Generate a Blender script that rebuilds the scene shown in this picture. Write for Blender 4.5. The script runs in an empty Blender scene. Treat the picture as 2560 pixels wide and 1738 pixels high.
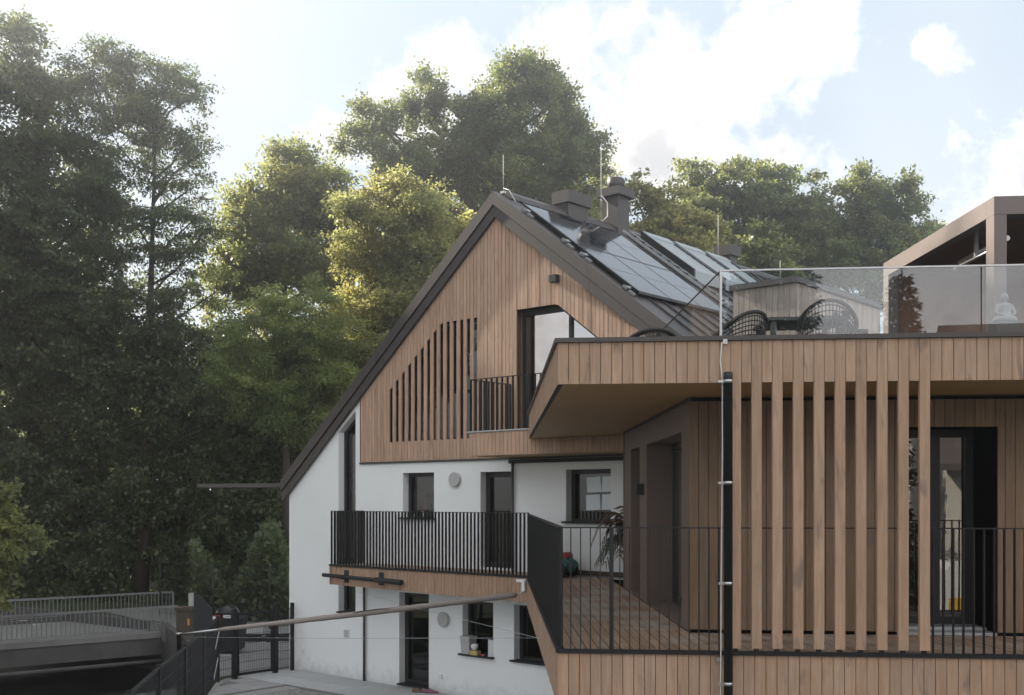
import bpy, math, random
import numpy as np
from mathutils import Vector, geometry

SC = bpy.context.scene
COL = SC.collection
R = math.radians

# ------------------------------------------------------------------ camera
CZ = 4.13                       # eye height above the forecourt
cam_d = bpy.data.cameras.new('camera')
cam = bpy.data.objects.new('camera', cam_d)
COL.objects.link(cam)
cam.location = (0, 0, CZ)
cam.rotation_euler = (R(90), 0, 0)
cam_d.sensor_width = 36.0
cam_d.lens = 2775.0 / 2560.0 * 36.0
cam_d.shift_y = 381.0 / 2560.0
cam_d.clip_start = 0.1
cam_d.clip_end = 3000
SC.camera = cam

# ------------------------------------------------------------------ light
SUN_AZ, SUN_EL = 53.0, 29.0     # degrees left of the view axis, above the horizon
sun_vec = Vector((-math.sin(R(SUN_AZ)) * math.cos(R(SUN_EL)), math.cos(R(SUN_AZ)) * math.cos(R(SUN_EL)), math.sin(R(SUN_EL))))
sd = bpy.data.lights.new('sun', 'SUN')
sd.energy = 5.0
sd.angle = R(0.6)
sd.color = (1.0, 0.91, 0.77)
sun = bpy.data.objects.new('sun', sd)
COL.objects.link(sun)
sun.rotation_euler = sun_vec.to_track_quat('Z', 'Y').to_euler()

SC.view_settings.view_transform = 'Standard'
SC.view_settings.look = 'None'
SC.view_settings.exposure = 1.25
SC.view_settings.gamma = 1.0
SC.render.engine = 'CYCLES'
SC.cycles.use_denoising = True
try:
    SC.cycles.denoiser = 'OPENIMAGEDENOISE'
except Exception:
    pass
SC.cycles.max_bounces = 7
SC.cycles.diffuse_bounces = 3
SC.cycles.glossy_bounces = 4
SC.cycles.transmission_bounces = 4
SC.cycles.transparent_max_bounces = 10
SC.cycles.volume_bounces = 0
SC.cycles.caustics_reflective = False
SC.cycles.caustics_refractive = False
SC.cycles.sample_clamp_indirect = 6.0


class NT:
    """small helper round a node tree"""
    def __init__(self, tree):
        self.t = tree

    def n(self, kind, **kw):
        nd = self.t.nodes.new(kind)
        for k, v in kw.items():
            setattr(nd, k, v)
        return nd

    def l(self, a, b):
        self.t.links.new(a, b)

    def put(self, sock, v):
        if hasattr(v, 'is_linked') or hasattr(v, 'links'):
            self.l(v, sock)
        else:
            sock.default_value = v

    def m(self, op, a, b=None, c=None, clamp=False):
        nd = self.n('ShaderNodeMath', operation=op, use_clamp=clamp)
        self.put(nd.inputs[0], a)
        if b is not None:
            self.put(nd.inputs[1], b)
        if c is not None:
            self.put(nd.inputs[2], c)
        return nd.outputs[0]

    def vm(self, op, a, b=None):
        nd = self.n('ShaderNodeVectorMath', operation=op)
        self.put(nd.inputs[0], a)
        if b is not None:
            self.put(nd.inputs[1], b)
        return nd.outputs[0]

    def mix(self, f, a, b, mode='MIX'):
        nd = self.n('ShaderNodeMix', data_type='RGBA', blend_type=mode)
        self.put(nd.inputs[0], f)
        self.put(nd.inputs[6], a)
        self.put(nd.inputs[7], b)
        return nd.outputs[2]

    def noise(self, vec, scale, detail=3.0, rough=0.55, dist=0.0):
        nd = self.n('ShaderNodeTexNoise')
        if vec is not None:
            self.l(vec, nd.inputs['Vector'])
        nd.inputs['Scale'].default_value = scale
        nd.inputs['Detail'].default_value = detail
        nd.inputs['Roughness'].default_value = rough
        nd.inputs['Distortion'].default_value = dist
        return nd

    def ss(self, v, a, b):
        nd = self.n('ShaderNodeMapRange', interpolation_type='SMOOTHSTEP')
        self.put(nd.inputs[0], v)
        nd.inputs[1].default_value = a
        nd.inputs[2].default_value = b
        return nd.outputs[0]


# ------------------------------------------------------------------ sky with cumulus
world = bpy.data.worlds.new('World')
SC.world = world
world.use_nodes = True
w = NT(world.node_tree)
world.node_tree.nodes.clear()
wout = w.n('ShaderNodeOutputWorld')
bg = w.n('ShaderNodeBackground')
BGS = 0.12
bg.inputs['Strength'].default_value = BGS
sky = w.n('ShaderNodeTexSky', sky_type='NISHITA')
sky.sun_disc = False
sky.sun_elevation = R(SUN_EL)
sky.sun_rotation = R(-SUN_AZ)
sky.altitude = 300
sky.air_density = 1.0
sky.dust_density = 2.5
sky.ozone_density = 1.0
tc = w.n('ShaderNodeTexCoord')
dirv = w.vm('NORMALIZE', tc.outputs['Generated'])
sep = w.n('ShaderNodeSeparateXYZ')
w.l(dirv, sep.inputs[0])
dx, dy, dz = sep.outputs
n1 = w.noise(dirv, 10.0, 10.0, 0.62, 0.35)
n2 = w.noise(dirv, 2.3, 3.0, 0.5)
n4 = w.noise(dirv, 34.0, 7.0, 0.62, 0.4)
# named cumulus heads north of the house (azimuth/elevation tangents of their centres and their radii)
ydiv = w.m('MAXIMUM', dy, 0.05)
gx = w.m('DIVIDE', dx, ydiv)
gz = w.m('DIVIDE', dz, ydiv)


def P2(px, py):
    return (px - 1280) / 2775.0, (1250 - py) / 2775.0


heads = [(1400, 130, 120, 120), (1480, 230, 240, 160), (1640, 240, 300, 190), (1800, 200, 240, 170), (1930, 120, 150, 130), (2050, 70, 110, 130),
         (1660, 390, 330, 120), (1135, 170, 100, 110), (1060, 260, 180, 80), (900, 330, 120, 60), (2335, 112, 62, 50),
         (2620, 450, 170, 140), (2450, 600, 200, 110), (1960, 380, 100, 60)]
field = None
for (px, py, rx, ry) in heads:
    ax, az = P2(px, py)
    a = w.m('DIVIDE', w.m('SUBTRACT', gx, ax), 1.05 * rx / 2775.0)
    b = w.m('DIVIDE', w.m('SUBTRACT', gz, az), 1.05 * ry / 2775.0)
    d = w.m('SUBTRACT', 1.0, w.m('SQRT', w.m('ADD', w.m('MULTIPLY', a, a), w.m('MULTIPLY', b, b))))
    field = d if field is None else w.m('SMOOTH_MAX', field, d, 0.25)
field = w.m('MAXIMUM', field, -1.2)
ahead = w.ss(dy, 0.15, 0.35)
n3 = w.noise(dirv, 3.1, 4.0, 0.55)
rest = w.m('MULTIPLY', w.m('SUBTRACT', n3.outputs['Fac'], 0.46), 5.0)
fieldm = w.n('ShaderNodeMix', data_type='FLOAT')
w.l(ahead, fieldm.inputs[0])
w.l(rest, fieldm.inputs[2])
w.l(field, fieldm.inputs[3])
fz = w.m('ADD', fieldm.outputs[0], w.m('MULTIPLY', w.m('SUBTRACT', w.m('ADD', n1.outputs['Fac'], w.m('MULTIPLY', n4.outputs['Fac'], 0.75)), 0.80), 3.2))
mask = w.ss(fz, -0.10, 0.95)
thin = w.m('MULTIPLY', w.ss(n2.outputs['Fac'], 0.42, 0.75), 0.25)
mask = w.m('MAXIMUM', mask, thin)
low = w.ss(dz, 0.40, 0.24)
body = w.m('MULTIPLY', w.ss(w.m('ADD', fz, w.m('MULTIPLY', w.m('SUBTRACT', n2.outputs['Fac'], 0.5), 2.4)), 0.35, 1.35), w.m('ADD', 0.30, w.m('MULTIPLY', low, 0.70)))
# sunlit cloud faces: brighter the further the cloud stands from the sun's side
sdot = w.n('ShaderNodeVectorMath', operation='DOT_PRODUCT')
w.l(dirv, sdot.inputs[0])
sdot.inputs[1].default_value = tuple(sun_vec)
lit = w.m('ADD', 0.66, w.m('MULTIPLY', w.ss(sdot.outputs['Value'], 0.65, -0.6), 0.95))
CW, CG = 0.84 / BGS, 0.50 / BGS
ccol = w.mix(body, (CW, CW * 0.985, CW * 0.965, 1), (CG, CG * 1.0, CG * 1.02, 1))
cs = w.n('ShaderNodeVectorMath', operation='SCALE')
w.l(ccol, cs.inputs[0])
w.l(lit, cs.inputs['Scale'])
ccol = cs.outputs[0]
pale = w.mix(0.82, sky.outputs[0], (0.325 / BGS, 0.365 / BGS, 0.395 / BGS, 1))
col = w.mix(mask, pale, ccol)
w.l(col, bg.inputs['Color'])
w.l(bg.outputs[0], wout.inputs['Surface'])

# ------------------------------------------------------------------ frames: G = gable wall (s right, k into the house), T = terrace front (q right, d back)
F, HY = 2775.0, 1250.0
th = math.atan2(F, 3180.0)
GU = Vector((math.cos(th), -math.sin(th), 0))
GK = Vector((math.sin(th), math.cos(th), 0))
GA = Vector((-0.243, 22.5, 0))
TE = Vector((1, -0.0948, 0)).normalized()
TD = Vector((-0.0159, 1, 0)).normalized()
TO = Vector((0, 10.763, 0))
ZV = Vector((0, 0, 1))


def G(s, k, z):
    return GA + GU * s + GK * k + ZV * z


def T(q, d, z):
    return TO + TE * q + TD * d + ZV * z


def W(x, y, z):
    return Vector((x, y, z))


def at(px, py, Y):
    return Vector(((px - 1280) / F * Y, Y, CZ + (HY - py) / F * Y))


def t_to_gable(q, k):
    """d on the terrace frame where the line q=const meets the plane k=const of the gable"""
    p0 = T(q, 0, 0) - GA
    return (k - p0.dot(GK)) / TD.dot(GK)


# ------------------------------------------------------------------ materials
MATS = {}


def newmat(name):
    m = bpy.data.materials.new(name)
    m.use_nodes = True
    m.node_tree.nodes.clear()
    t = NT(m.node_tree)
    o = t.n('ShaderNodeOutputMaterial')
    MATS[name] = m
    return m, t, o


def plain(name, c, rough=0.6, var=0.12, scale=6.0, metal=0.0, spec=0.4, bump=0.0, bscale=60.0, stretch=(1, 1, 1), rnd=0.0, speck=0.0):
    m, t, o = newmat(name)
    b = t.n('ShaderNodeBsdfPrincipled')
    geo = t.n('ShaderNodeNewGeometry')
    v = t.vm('MULTIPLY', geo.outputs['Position'], stretch)
    nz = t.noise(v, scale, 5.0, 0.6)
    f = t.m('ADD', t.m('MULTIPLY', t.m('SUBTRACT', nz.outputs['Fac'], 0.5), 2.0 * var), 1.0)
    if rnd:
        oi = t.n('ShaderNodeObjectInfo')
        f = t.m('MULTIPLY', f, t.m('ADD', t.m('MULTIPLY', t.m('SUBTRACT', oi.outputs['Random'], 0.5), 2 * rnd), 1.0))
    if name == 'soffit':      # fine dark joint lines between the soffit boards
        sd2 = t.n('ShaderNodeVectorMath', operation='DOT_PRODUCT')
        t.l(geo.outputs['Position'], sd2.inputs[0])
        sd2.inputs[1].default_value = (0.0159 / 0.115, 1 / 0.115, 0)
        f = t.m('MULTIPLY', f, t.m('SUBTRACT', 1.0, t.m('MULTIPLY', t.m('LESS_THAN', t.m('FRACT', sd2.outputs['Value']), 0.06), 0.45)))
    if name == 'render':      # splash dirt along the foot of the wall, faint patching
        sz = t.n('ShaderNodeSeparateXYZ')
        t.l(geo.outputs['Position'], sz.inputs[0])
        dn_ = t.noise(geo.outputs['Position'], 5.0, 6.0, 0.7)
        dirt = t.m('MULTIPLY', t.ss(t.m('SUBTRACT', t.m('MULTIPLY', dn_.outputs['Fac'], 0.9), sz.outputs[2]), 0.0, 0.55), 0.28)
        f = t.m('MULTIPLY', f, t.m('SUBTRACT', 1.0, dirt))
    if speck:
        n2_ = t.noise(geo.outputs['Position'], 160.0, 2.0, 0.5)
        f = t.m('MULTIPLY', f, t.m('ADD', t.m('MULTIPLY', t.m('SUBTRACT', n2_.outputs['Fac'], 0.5), 2 * speck), 1.0))
    colr = t.n('ShaderNodeVectorMath', operation='SCALE')
    colr.inputs[0].default_value = c
    t.l(f, colr.inputs['Scale'])
    t.l(colr.outputs[0], b.inputs['Base Color'])
    b.inputs['Roughness'].default_value = rough
    b.inputs['Metallic'].default_value = metal
    b.inputs['Specular IOR Level'].default_value = spec
    if bump:
        bn = t.noise(v, bscale, 3.0, 0.6)
        bp = t.n('ShaderNodeBump')
        bp.inputs['Strength'].default_value = bump
        bp.inputs['Distance'].default_value = 0.01
        t.l(bn.outputs['Fac'], bp.inputs['Height'])
        t.l(bp.outputs[0], b.inputs['Normal'])
    t.l(b.outputs[0], o.inputs[0])
    return m


def wood(name, c, c2, grey, stretch, rough=0.62, rnd=0.16, stain=0.5, weather=0.0):
    """thermally treated boards: grain along the long axis, board to board variation, grey stains"""
    m, t, o = newmat(name)
    b = t.n('ShaderNodeBsdfPrincipled')
    geo = t.n('ShaderNodeNewGeometry')
    oi = t.n('ShaderNodeObjectInfo')
    off = t.n('ShaderNodeCombineXYZ')
    for i in range(3):
        t.l(t.m('MULTIPLY', oi.outputs['Random'], 37.0 + 11 * i), off.inputs[i])
    p = t.vm('ADD', geo.outputs['Position'], off.outputs[0])
    v = t.vm('MULTIPLY', p, stretch)
    grain = t.noise(v, 1.0, 6.0, 0.65, 0.6)
    slow = t.noise(p, 1.3, 3.0, 0.5, 0.4)
    base = t.mix(t.ss(grain.outputs['Fac'], 0.30, 0.72), c + (1,), c2 + (1,))
    vv = t.vm('MULTIPLY', p, tuple(0.25 * s + 1.6 for s in stretch))
    st = t.noise(vv, 0.42, 5.0, 0.6, 1.4)
    base = t.mix(t.m('MULTIPLY', t.ss(st.outputs['Fac'], 0.57, 0.68), stain), base, grey + (1,))
    hue = t.n('ShaderNodeHueSaturation')
    t.l(base, hue.inputs['Color'])
    r2 = t.m('FRACT', t.m('MULTIPLY', oi.outputs['Random'], 17.31))
    t.l(t.m('ADD', 0.87, t.m('MULTIPLY', r2, 0.08)), hue.inputs['Saturation'])
    t.l(t.m('ADD', t.m('MULTIPLY', t.m('SUBTRACT', oi.outputs['Random'], 0.5), 2 * rnd),
            t.m('ADD', 0.81, t.m('MULTIPLY', slow.outputs['Fac'], 0.38))), hue.inputs['Value'])
    colr = hue.outputs[0]
    if weather:
        wn = t.noise(geo.outputs['Position'], 0.9, 4.0, 0.6, 0.8)
        colr = t.mix(t.m('MULTIPLY', t.ss(wn.outputs['Fac'], 0.46, 0.62), weather), colr, grey + (1,))
    t.l(colr, b.inputs['Base Color'])
    b.inputs['Roughness'].default_value = rough
    b.inputs['Specular IOR Level'].default_value = 0.3
    bp = t.n('ShaderNodeBump')
    bp.inputs['Strength'].default_value = 0.25
    bp.inputs['Distance'].default_value = 0.004
    t.l(grain.outputs['Fac'], bp.inputs['Height'])
    t.l(bp.outputs[0], b.inputs['Normal'])
    t.l(b.outputs[0], o.inputs[0])
    return m


def glass(name, tint=(0.55, 0.58, 0.60), ior=1.75, rough=0.0, wav=0.0, rtint=(1, 1, 1), most=1.0):
    """window pane: fresnel mirror over a see-through sheet"""
    m, t, o = newmat(name)
    tr = t.n('ShaderNodeBsdfTransparent')
    tr.inputs[0].default_value = tint + (1,)
    gl = t.n('ShaderNodeBsdfGlossy')
    gl.inputs['Roughness'].default_value = rough
    gl.inputs['Color'].default_value = rtint + (1,)
    fr = t.n('ShaderNodeFresnel')
    fr.inputs['IOR'].default_value = ior
    geo = t.n('ShaderNodeNewGeometry')
    if wav:
        nz = t.noise(geo.outputs['Position'], 1.1, 1.0, 0.4)
        bp = t.n('ShaderNodeBump')
        bp.inputs['Strength'].default_value = wav
        bp.inputs['Distance'].default_value = 0.02
        t.l(nz.outputs['Fac'], bp.inputs['Height'])
        t.l(bp.outputs[0], gl.inputs['Normal'])
    # dusty film
    mx = t.n('ShaderNodeMixShader')
    t.l(t.m('MINIMUM', fr.outputs[0], most), mx.inputs[0])
    t.l(tr.outputs[0], mx.inputs[1])
    t.l(gl.outputs[0], mx.inputs[2])
    t.l(mx.outputs[0], o.inputs[0])
    return m


def leafmat(name, c, ct, trans=0.45):
    """leaf: diffuse front, light shining through, tint varies per leaf"""
    m, t, o = newmat(name)
    at_ = t.n('ShaderNodeAttribute', attribute_name='tint')
    sepn = t.n('ShaderNodeSeparateXYZ')
    t.l(at_.outputs['Vector'], sepn.inputs[0])
    val, warm = sepn.outputs[0], sepn.outputs[1]
    cc = t.mix(warm, c + (1,), (c[0] * 1.45, c[1] * 1.2, c[2] * 0.95, 1))
    ctt = t.mix(warm, ct + (1,), (ct[0] * 1.3, ct[1] * 1.1, ct[2] * 0.95, 1))
    a = t.n('ShaderNodeVectorMath', operation='SCALE')
    t.l(cc, a.inputs[0])
    t.l(val, a.inputs['Scale'])
    b = t.n('ShaderNodeVectorMath', operation='SCALE')
    t.l(ctt, b.inputs[0])
    t.l(val, b.inputs['Scale'])
    df = t.n('ShaderNodeBsdfPrincipled')
    df.inputs['Roughness'].default_value = 0.42
    df.inputs['Specular IOR Level'].default_value = 0.5
    t.l(a.outputs[0], df.inputs['Base Color'])
    tl = t.n('ShaderNodeBsdfTranslucent')
    t.l(b.outputs[0], tl.inputs[0])
    mx = t.n('ShaderNodeMixShader')
    mx.inputs[0].default_value = trans
    t.l(df.outputs[0], mx.inputs[1])
    t.l(tl.outputs[0], mx.inputs[2])
    t.l(mx.outputs[0], o.inputs[0])
    return m


VS = (34, 34, 2.2)       # vertical grain
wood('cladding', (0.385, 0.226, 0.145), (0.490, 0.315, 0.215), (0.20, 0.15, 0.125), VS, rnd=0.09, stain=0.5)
wood('fascia_wood', (0.312, 0.187, 0.115), (0.405, 0.260, 0.172), (0.15, 0.115, 0.10), VS, rnd=0.08, stain=0.65)
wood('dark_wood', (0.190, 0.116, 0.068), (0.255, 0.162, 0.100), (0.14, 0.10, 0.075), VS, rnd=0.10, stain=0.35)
wood('deck_wood', (0.250, 0.155, 0.095), (0.380, 0.255, 0.170), (0.42, 0.37, 0.33), (34, 2.0, 34), rnd=0.16, stain=0.35, weather=0.8)
wood('grey_wood', (0.300, 0.235, 0.195), (0.400, 0.325, 0.280), (0.2, 0.17, 0.15), VS, rnd=0.14, stain=0.4)
plain('soffit', (0.56, 0.355, 0.155), 0.55, 0.12, 1.5, stretch=(1.2, 14, 1), bump=0.05)
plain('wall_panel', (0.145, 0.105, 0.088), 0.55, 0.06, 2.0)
plain('render', (0.80, 0.805, 0.81), 0.9, 0.035, 1.2, bump=0.22, bscale=150.0, spec=0.2, speck=0.025)
plain('bronze', (0.062, 0.052, 0.050), 0.45, 0.10, 2.0, metal=0.25, spec=0.5, bump=0.03)
plain('bronze_light', (0.062, 0.055, 0.054), 0.5, 0.06, 2.0, metal=0.2)
plain('black_steel', (0.012, 0.012, 0.014), 0.42, 0.15, 9.0, metal=0.2, spec=0.4)
plain('window_frame', (0.022, 0.021, 0.021), 0.45, 0.1, 6.0)
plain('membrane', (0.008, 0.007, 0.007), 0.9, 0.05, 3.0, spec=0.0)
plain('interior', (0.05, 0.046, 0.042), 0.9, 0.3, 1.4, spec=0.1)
plain('steel', (0.42, 0.42, 0.43), 0.36, 0.08, 9.0, metal=1.0)
plain('galvanised', (0.40, 0.41, 0.42), 0.5, 0.18, 7.0, metal=0.55)
plain('zinc', (0.22, 0.225, 0.23), 0.55, 0.2, 7.0, metal=0.4)
plain('wire_white', (0.62, 0.61, 0.58), 0.5, 0.06, 9.0)
plain('concrete', (0.19, 0.185, 0.18), 0.9, 0.35, 1.6, bump=0.3, bscale=30.0, speck=0.15)
plain('concrete_dark', (0.085, 0.082, 0.080), 0.95, 0.7, 1.4, bump=0.3, bscale=22.0, speck=0.2)
plain('paver', (0.30, 0.30, 0.305), 0.9, 0.10, 2.0, bump=0.15, bscale=90.0, rnd=0.07, speck=0.06)
plain('slab', (0.40, 0.405, 0.41), 0.9, 0.08, 1.5, bump=0.12, bscale=90.0, rnd=0.05, speck=0.05)
plain('gravel_dark', (0.19, 0.185, 0.18), 0.95, 0.5, 24.0, bump=0.8, bscale=60.0)
plain('stone', (0.26, 0.255, 0.25), 0.9, 0.35, 20.0)
plain('asphalt', (0.20, 0.20, 0.198), 0.95, 0.2, 2.5, bump=0.2, bscale=80.0, speck=0.15)
plain('earth', (0.045, 0.042, 0.028), 0.95, 0.5, 1.2, bump=0.4, bscale=8.0)
plain('grass_ground', (0.032, 0.048, 0.016), 0.95, 0.5, 0.8, bump=0.5, bscale=20.0)
plain('bark', (0.050, 0.040, 0.032), 0.95, 0.4, 4.0, stretch=(3, 3, 0.8), bump=0.7, bscale=9.0)
plain('sail', (0.245, 0.215, 0.20), 0.8, 0.12, 30.0, stretch=(6, 1, 1), bump=0.35, bscale=20.0)
plain('white_plastic', (0.70, 0.71, 0.72), 0.45, 0.04, 8.0)
plain('grey_plastic', (0.42, 0.41, 0.41), 0.5, 0.05, 8.0)
plain('paper', (0.72, 0.75, 0.78), 0.8, 0.05, 3.0)
plain('red', (0.36, 0.035, 0.022), 0.5, 0.1, 8.0)
plain('toy_teal', (0.055, 0.17, 0.18), 0.4, 0.08, 8.0)
plain('toy_yellow', (0.55, 0.45, 0.06), 0.4, 0.08, 8.0)
plain('rubber', (0.012, 0.012, 0.012), 0.8, 0.2, 20.0)
plain('pink', (0.60, 0.11, 0.17), 0.6, 0.1, 8.0)
plain('dusty_pink', (0.22, 0.10, 0.13), 0.8, 0.25, 20.0)
plain('tan', (0.16, 0.10, 0.07), 0.8, 0.25, 20.0)
plain('cardboard_yellow', (0.50, 0.39, 0.17), 0.7, 0.3, 25.0)
plain('wicker', (0.020, 0.018, 0.016), 0.6, 0.3, 20.0)
plain('cushion', (0.60, 0.60, 0.58), 0.9, 0.06, 6.0)
plain('marble', (0.20, 0.205, 0.21), 0.6, 0.06, 8.0)
plain('table_green', (0.055, 0.062, 0.058), 0.5, 0.1, 5.0)
plain('pergola_metal', (0.15, 0.122, 0.112), 0.5, 0.06, 2.0, metal=0.1)
plain('lamella', (0.19, 0.095, 0.058), 0.6, 0.12, 3.0)
plain('old_wood', (0.075, 0.060, 0.048), 0.9, 0.35, 4.0, stretch=(6, 6, 0.8), bump=0.5, bscale=10.0)
plain('weathered_white', (0.42, 0.40, 0.37), 0.9, 0.3, 6.0)
plain('orange', (0.50, 0.22, 0.03), 0.6, 0.1, 5.0)
plain('bag_black', (0.018, 0.018, 0.022), 0.32, 0.3, 8.0, bump=0.9, bscale=7.0)
plain('bin_dark', (0.016, 0.017, 0.019), 0.6, 0.15, 5.0)
plain('curtain', (0.72, 0.70, 0.69), 0.9, 0.06, 3.0)
plain('palm_leaf', (0.050, 0.052, 0.030), 0.6, 0.4, 9.0)
plain('palm_dry', (0.13, 0.085, 0.060), 0.8, 0.4, 9.0)
plain('terracotta', (0.05, 0.045, 0.042), 0.9, 0.2, 5.0)
plain('pv_frame', (0.012, 0.012, 0.014), 0.35, 0.1, 5.0)
plain('roof_blind', (0.30, 0.33, 0.34), 0.38, 0.06, 3.0, metal=0.3)
plain('neighbour_render', (0.62, 0.58, 0.52), 0.9, 0.06, 1.0)
plain('van_white', (0.70, 0.70, 0.71), 0.35, 0.03, 4.0)
plain('van_yellow', (0.62, 0.36, 0.05), 0.35, 0.05, 4.0)
plain('neighbour_roof', (0.12, 0.10, 0.095), 0.8, 0.15, 3.0)
glass('pane', (0.40, 0.42, 0.43), 1.7, wav=0.06)
glass('pane_bright', (0.40, 0.42, 0.43), 2.3, wav=0.10)
glass('pane_mirror', (0.20, 0.21, 0.22), 7.0, wav=0.05, rtint=(1.0, 0.95, 0.93))
glass('balustrade_glass', (0.82, 0.87, 0.88), 2.0)
glass('side_glass', (0.90, 0.93, 0.93), 1.3, most=0.16)

# photovoltaic glass with thin cell lines
m, t, o = newmat('pv')
geo = t.n('ShaderNodeNewGeometry')
b = t.n('ShaderNodeBsdfPrincipled')
su = t.n('ShaderNodeVectorMath', operation='DOT_PRODUCT')
t.l(geo.outputs['Position'], su.inputs[0])
su.inputs[1].default_value = tuple(GU * (1.2513 / 0.172))
sk = t.n('ShaderNodeVectorMath', operation='DOT_PRODUCT')
t.l(geo.outputs['Position'], sk.inputs[0])
sk.inputs[1].default_value = tuple(GK * (1 / 0.172))
la = t.m('LESS_THAN', t.m('FRACT', su.outputs['Value']), 0.05)
lb = t.m('LESS_THAN', t.m('FRACT', sk.outputs['Value']), 0.04)
cell = t.noise(geo.outputs['Position'], 3.0, 2.0)
t.l(t.mix(t.m('MULTIPLY', t.m('MAXIMUM', la, lb), 0.3), (0.010, 0.012, 0.018, 1), (0.16, 0.17, 0.19, 1)), b.inputs['Base Color'])
b.inputs['Roughness'].default_value = 0.05
b.inputs['IOR'].default_value = 1.7
t.l(t.m('ADD', 0.05, t.m('MULTIPLY', cell.outputs['Fac'], 0.05)), b.inputs['Roughness'])
t.l(b.outputs[0], o.inputs[0])

# dark still canal water
m, t, o = newmat('water')
geo = t.n('ShaderNodeNewGeometry')
b = t.n('ShaderNodeBsdfPrincipled')
b.inputs['Base Color'].default_value = (0.006, 0.007, 0.006, 1)
b.inputs['Roughness'].default_value = 0.08
b.inputs['IOR'].default_value = 1.33
nz = t.noise(geo.outputs['Position'], 1.7, 3.0, 0.55)
bp = t.n('ShaderNodeBump')
bp.inputs['Strength'].default_value = 0.15
bp.inputs['Distance'].default_value = 0.05
t.l(nz.outputs['Fac'], bp.inputs['Height'])
t.l(bp.outputs[0], b.inputs['Normal'])
t.l(b.outputs[0], o.inputs[0])


# ------------------------------------------------------------------ mesh helpers
def link(o, parent=None, mat=None):
    COL.objects.link(o)
    if parent is not None:
        o.parent = parent
    return o


def pbase(parent):
    v = Vector((0, 0, 0))
    while parent is not None:
        v += parent.location
        parent = parent.parent
    return v


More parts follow.
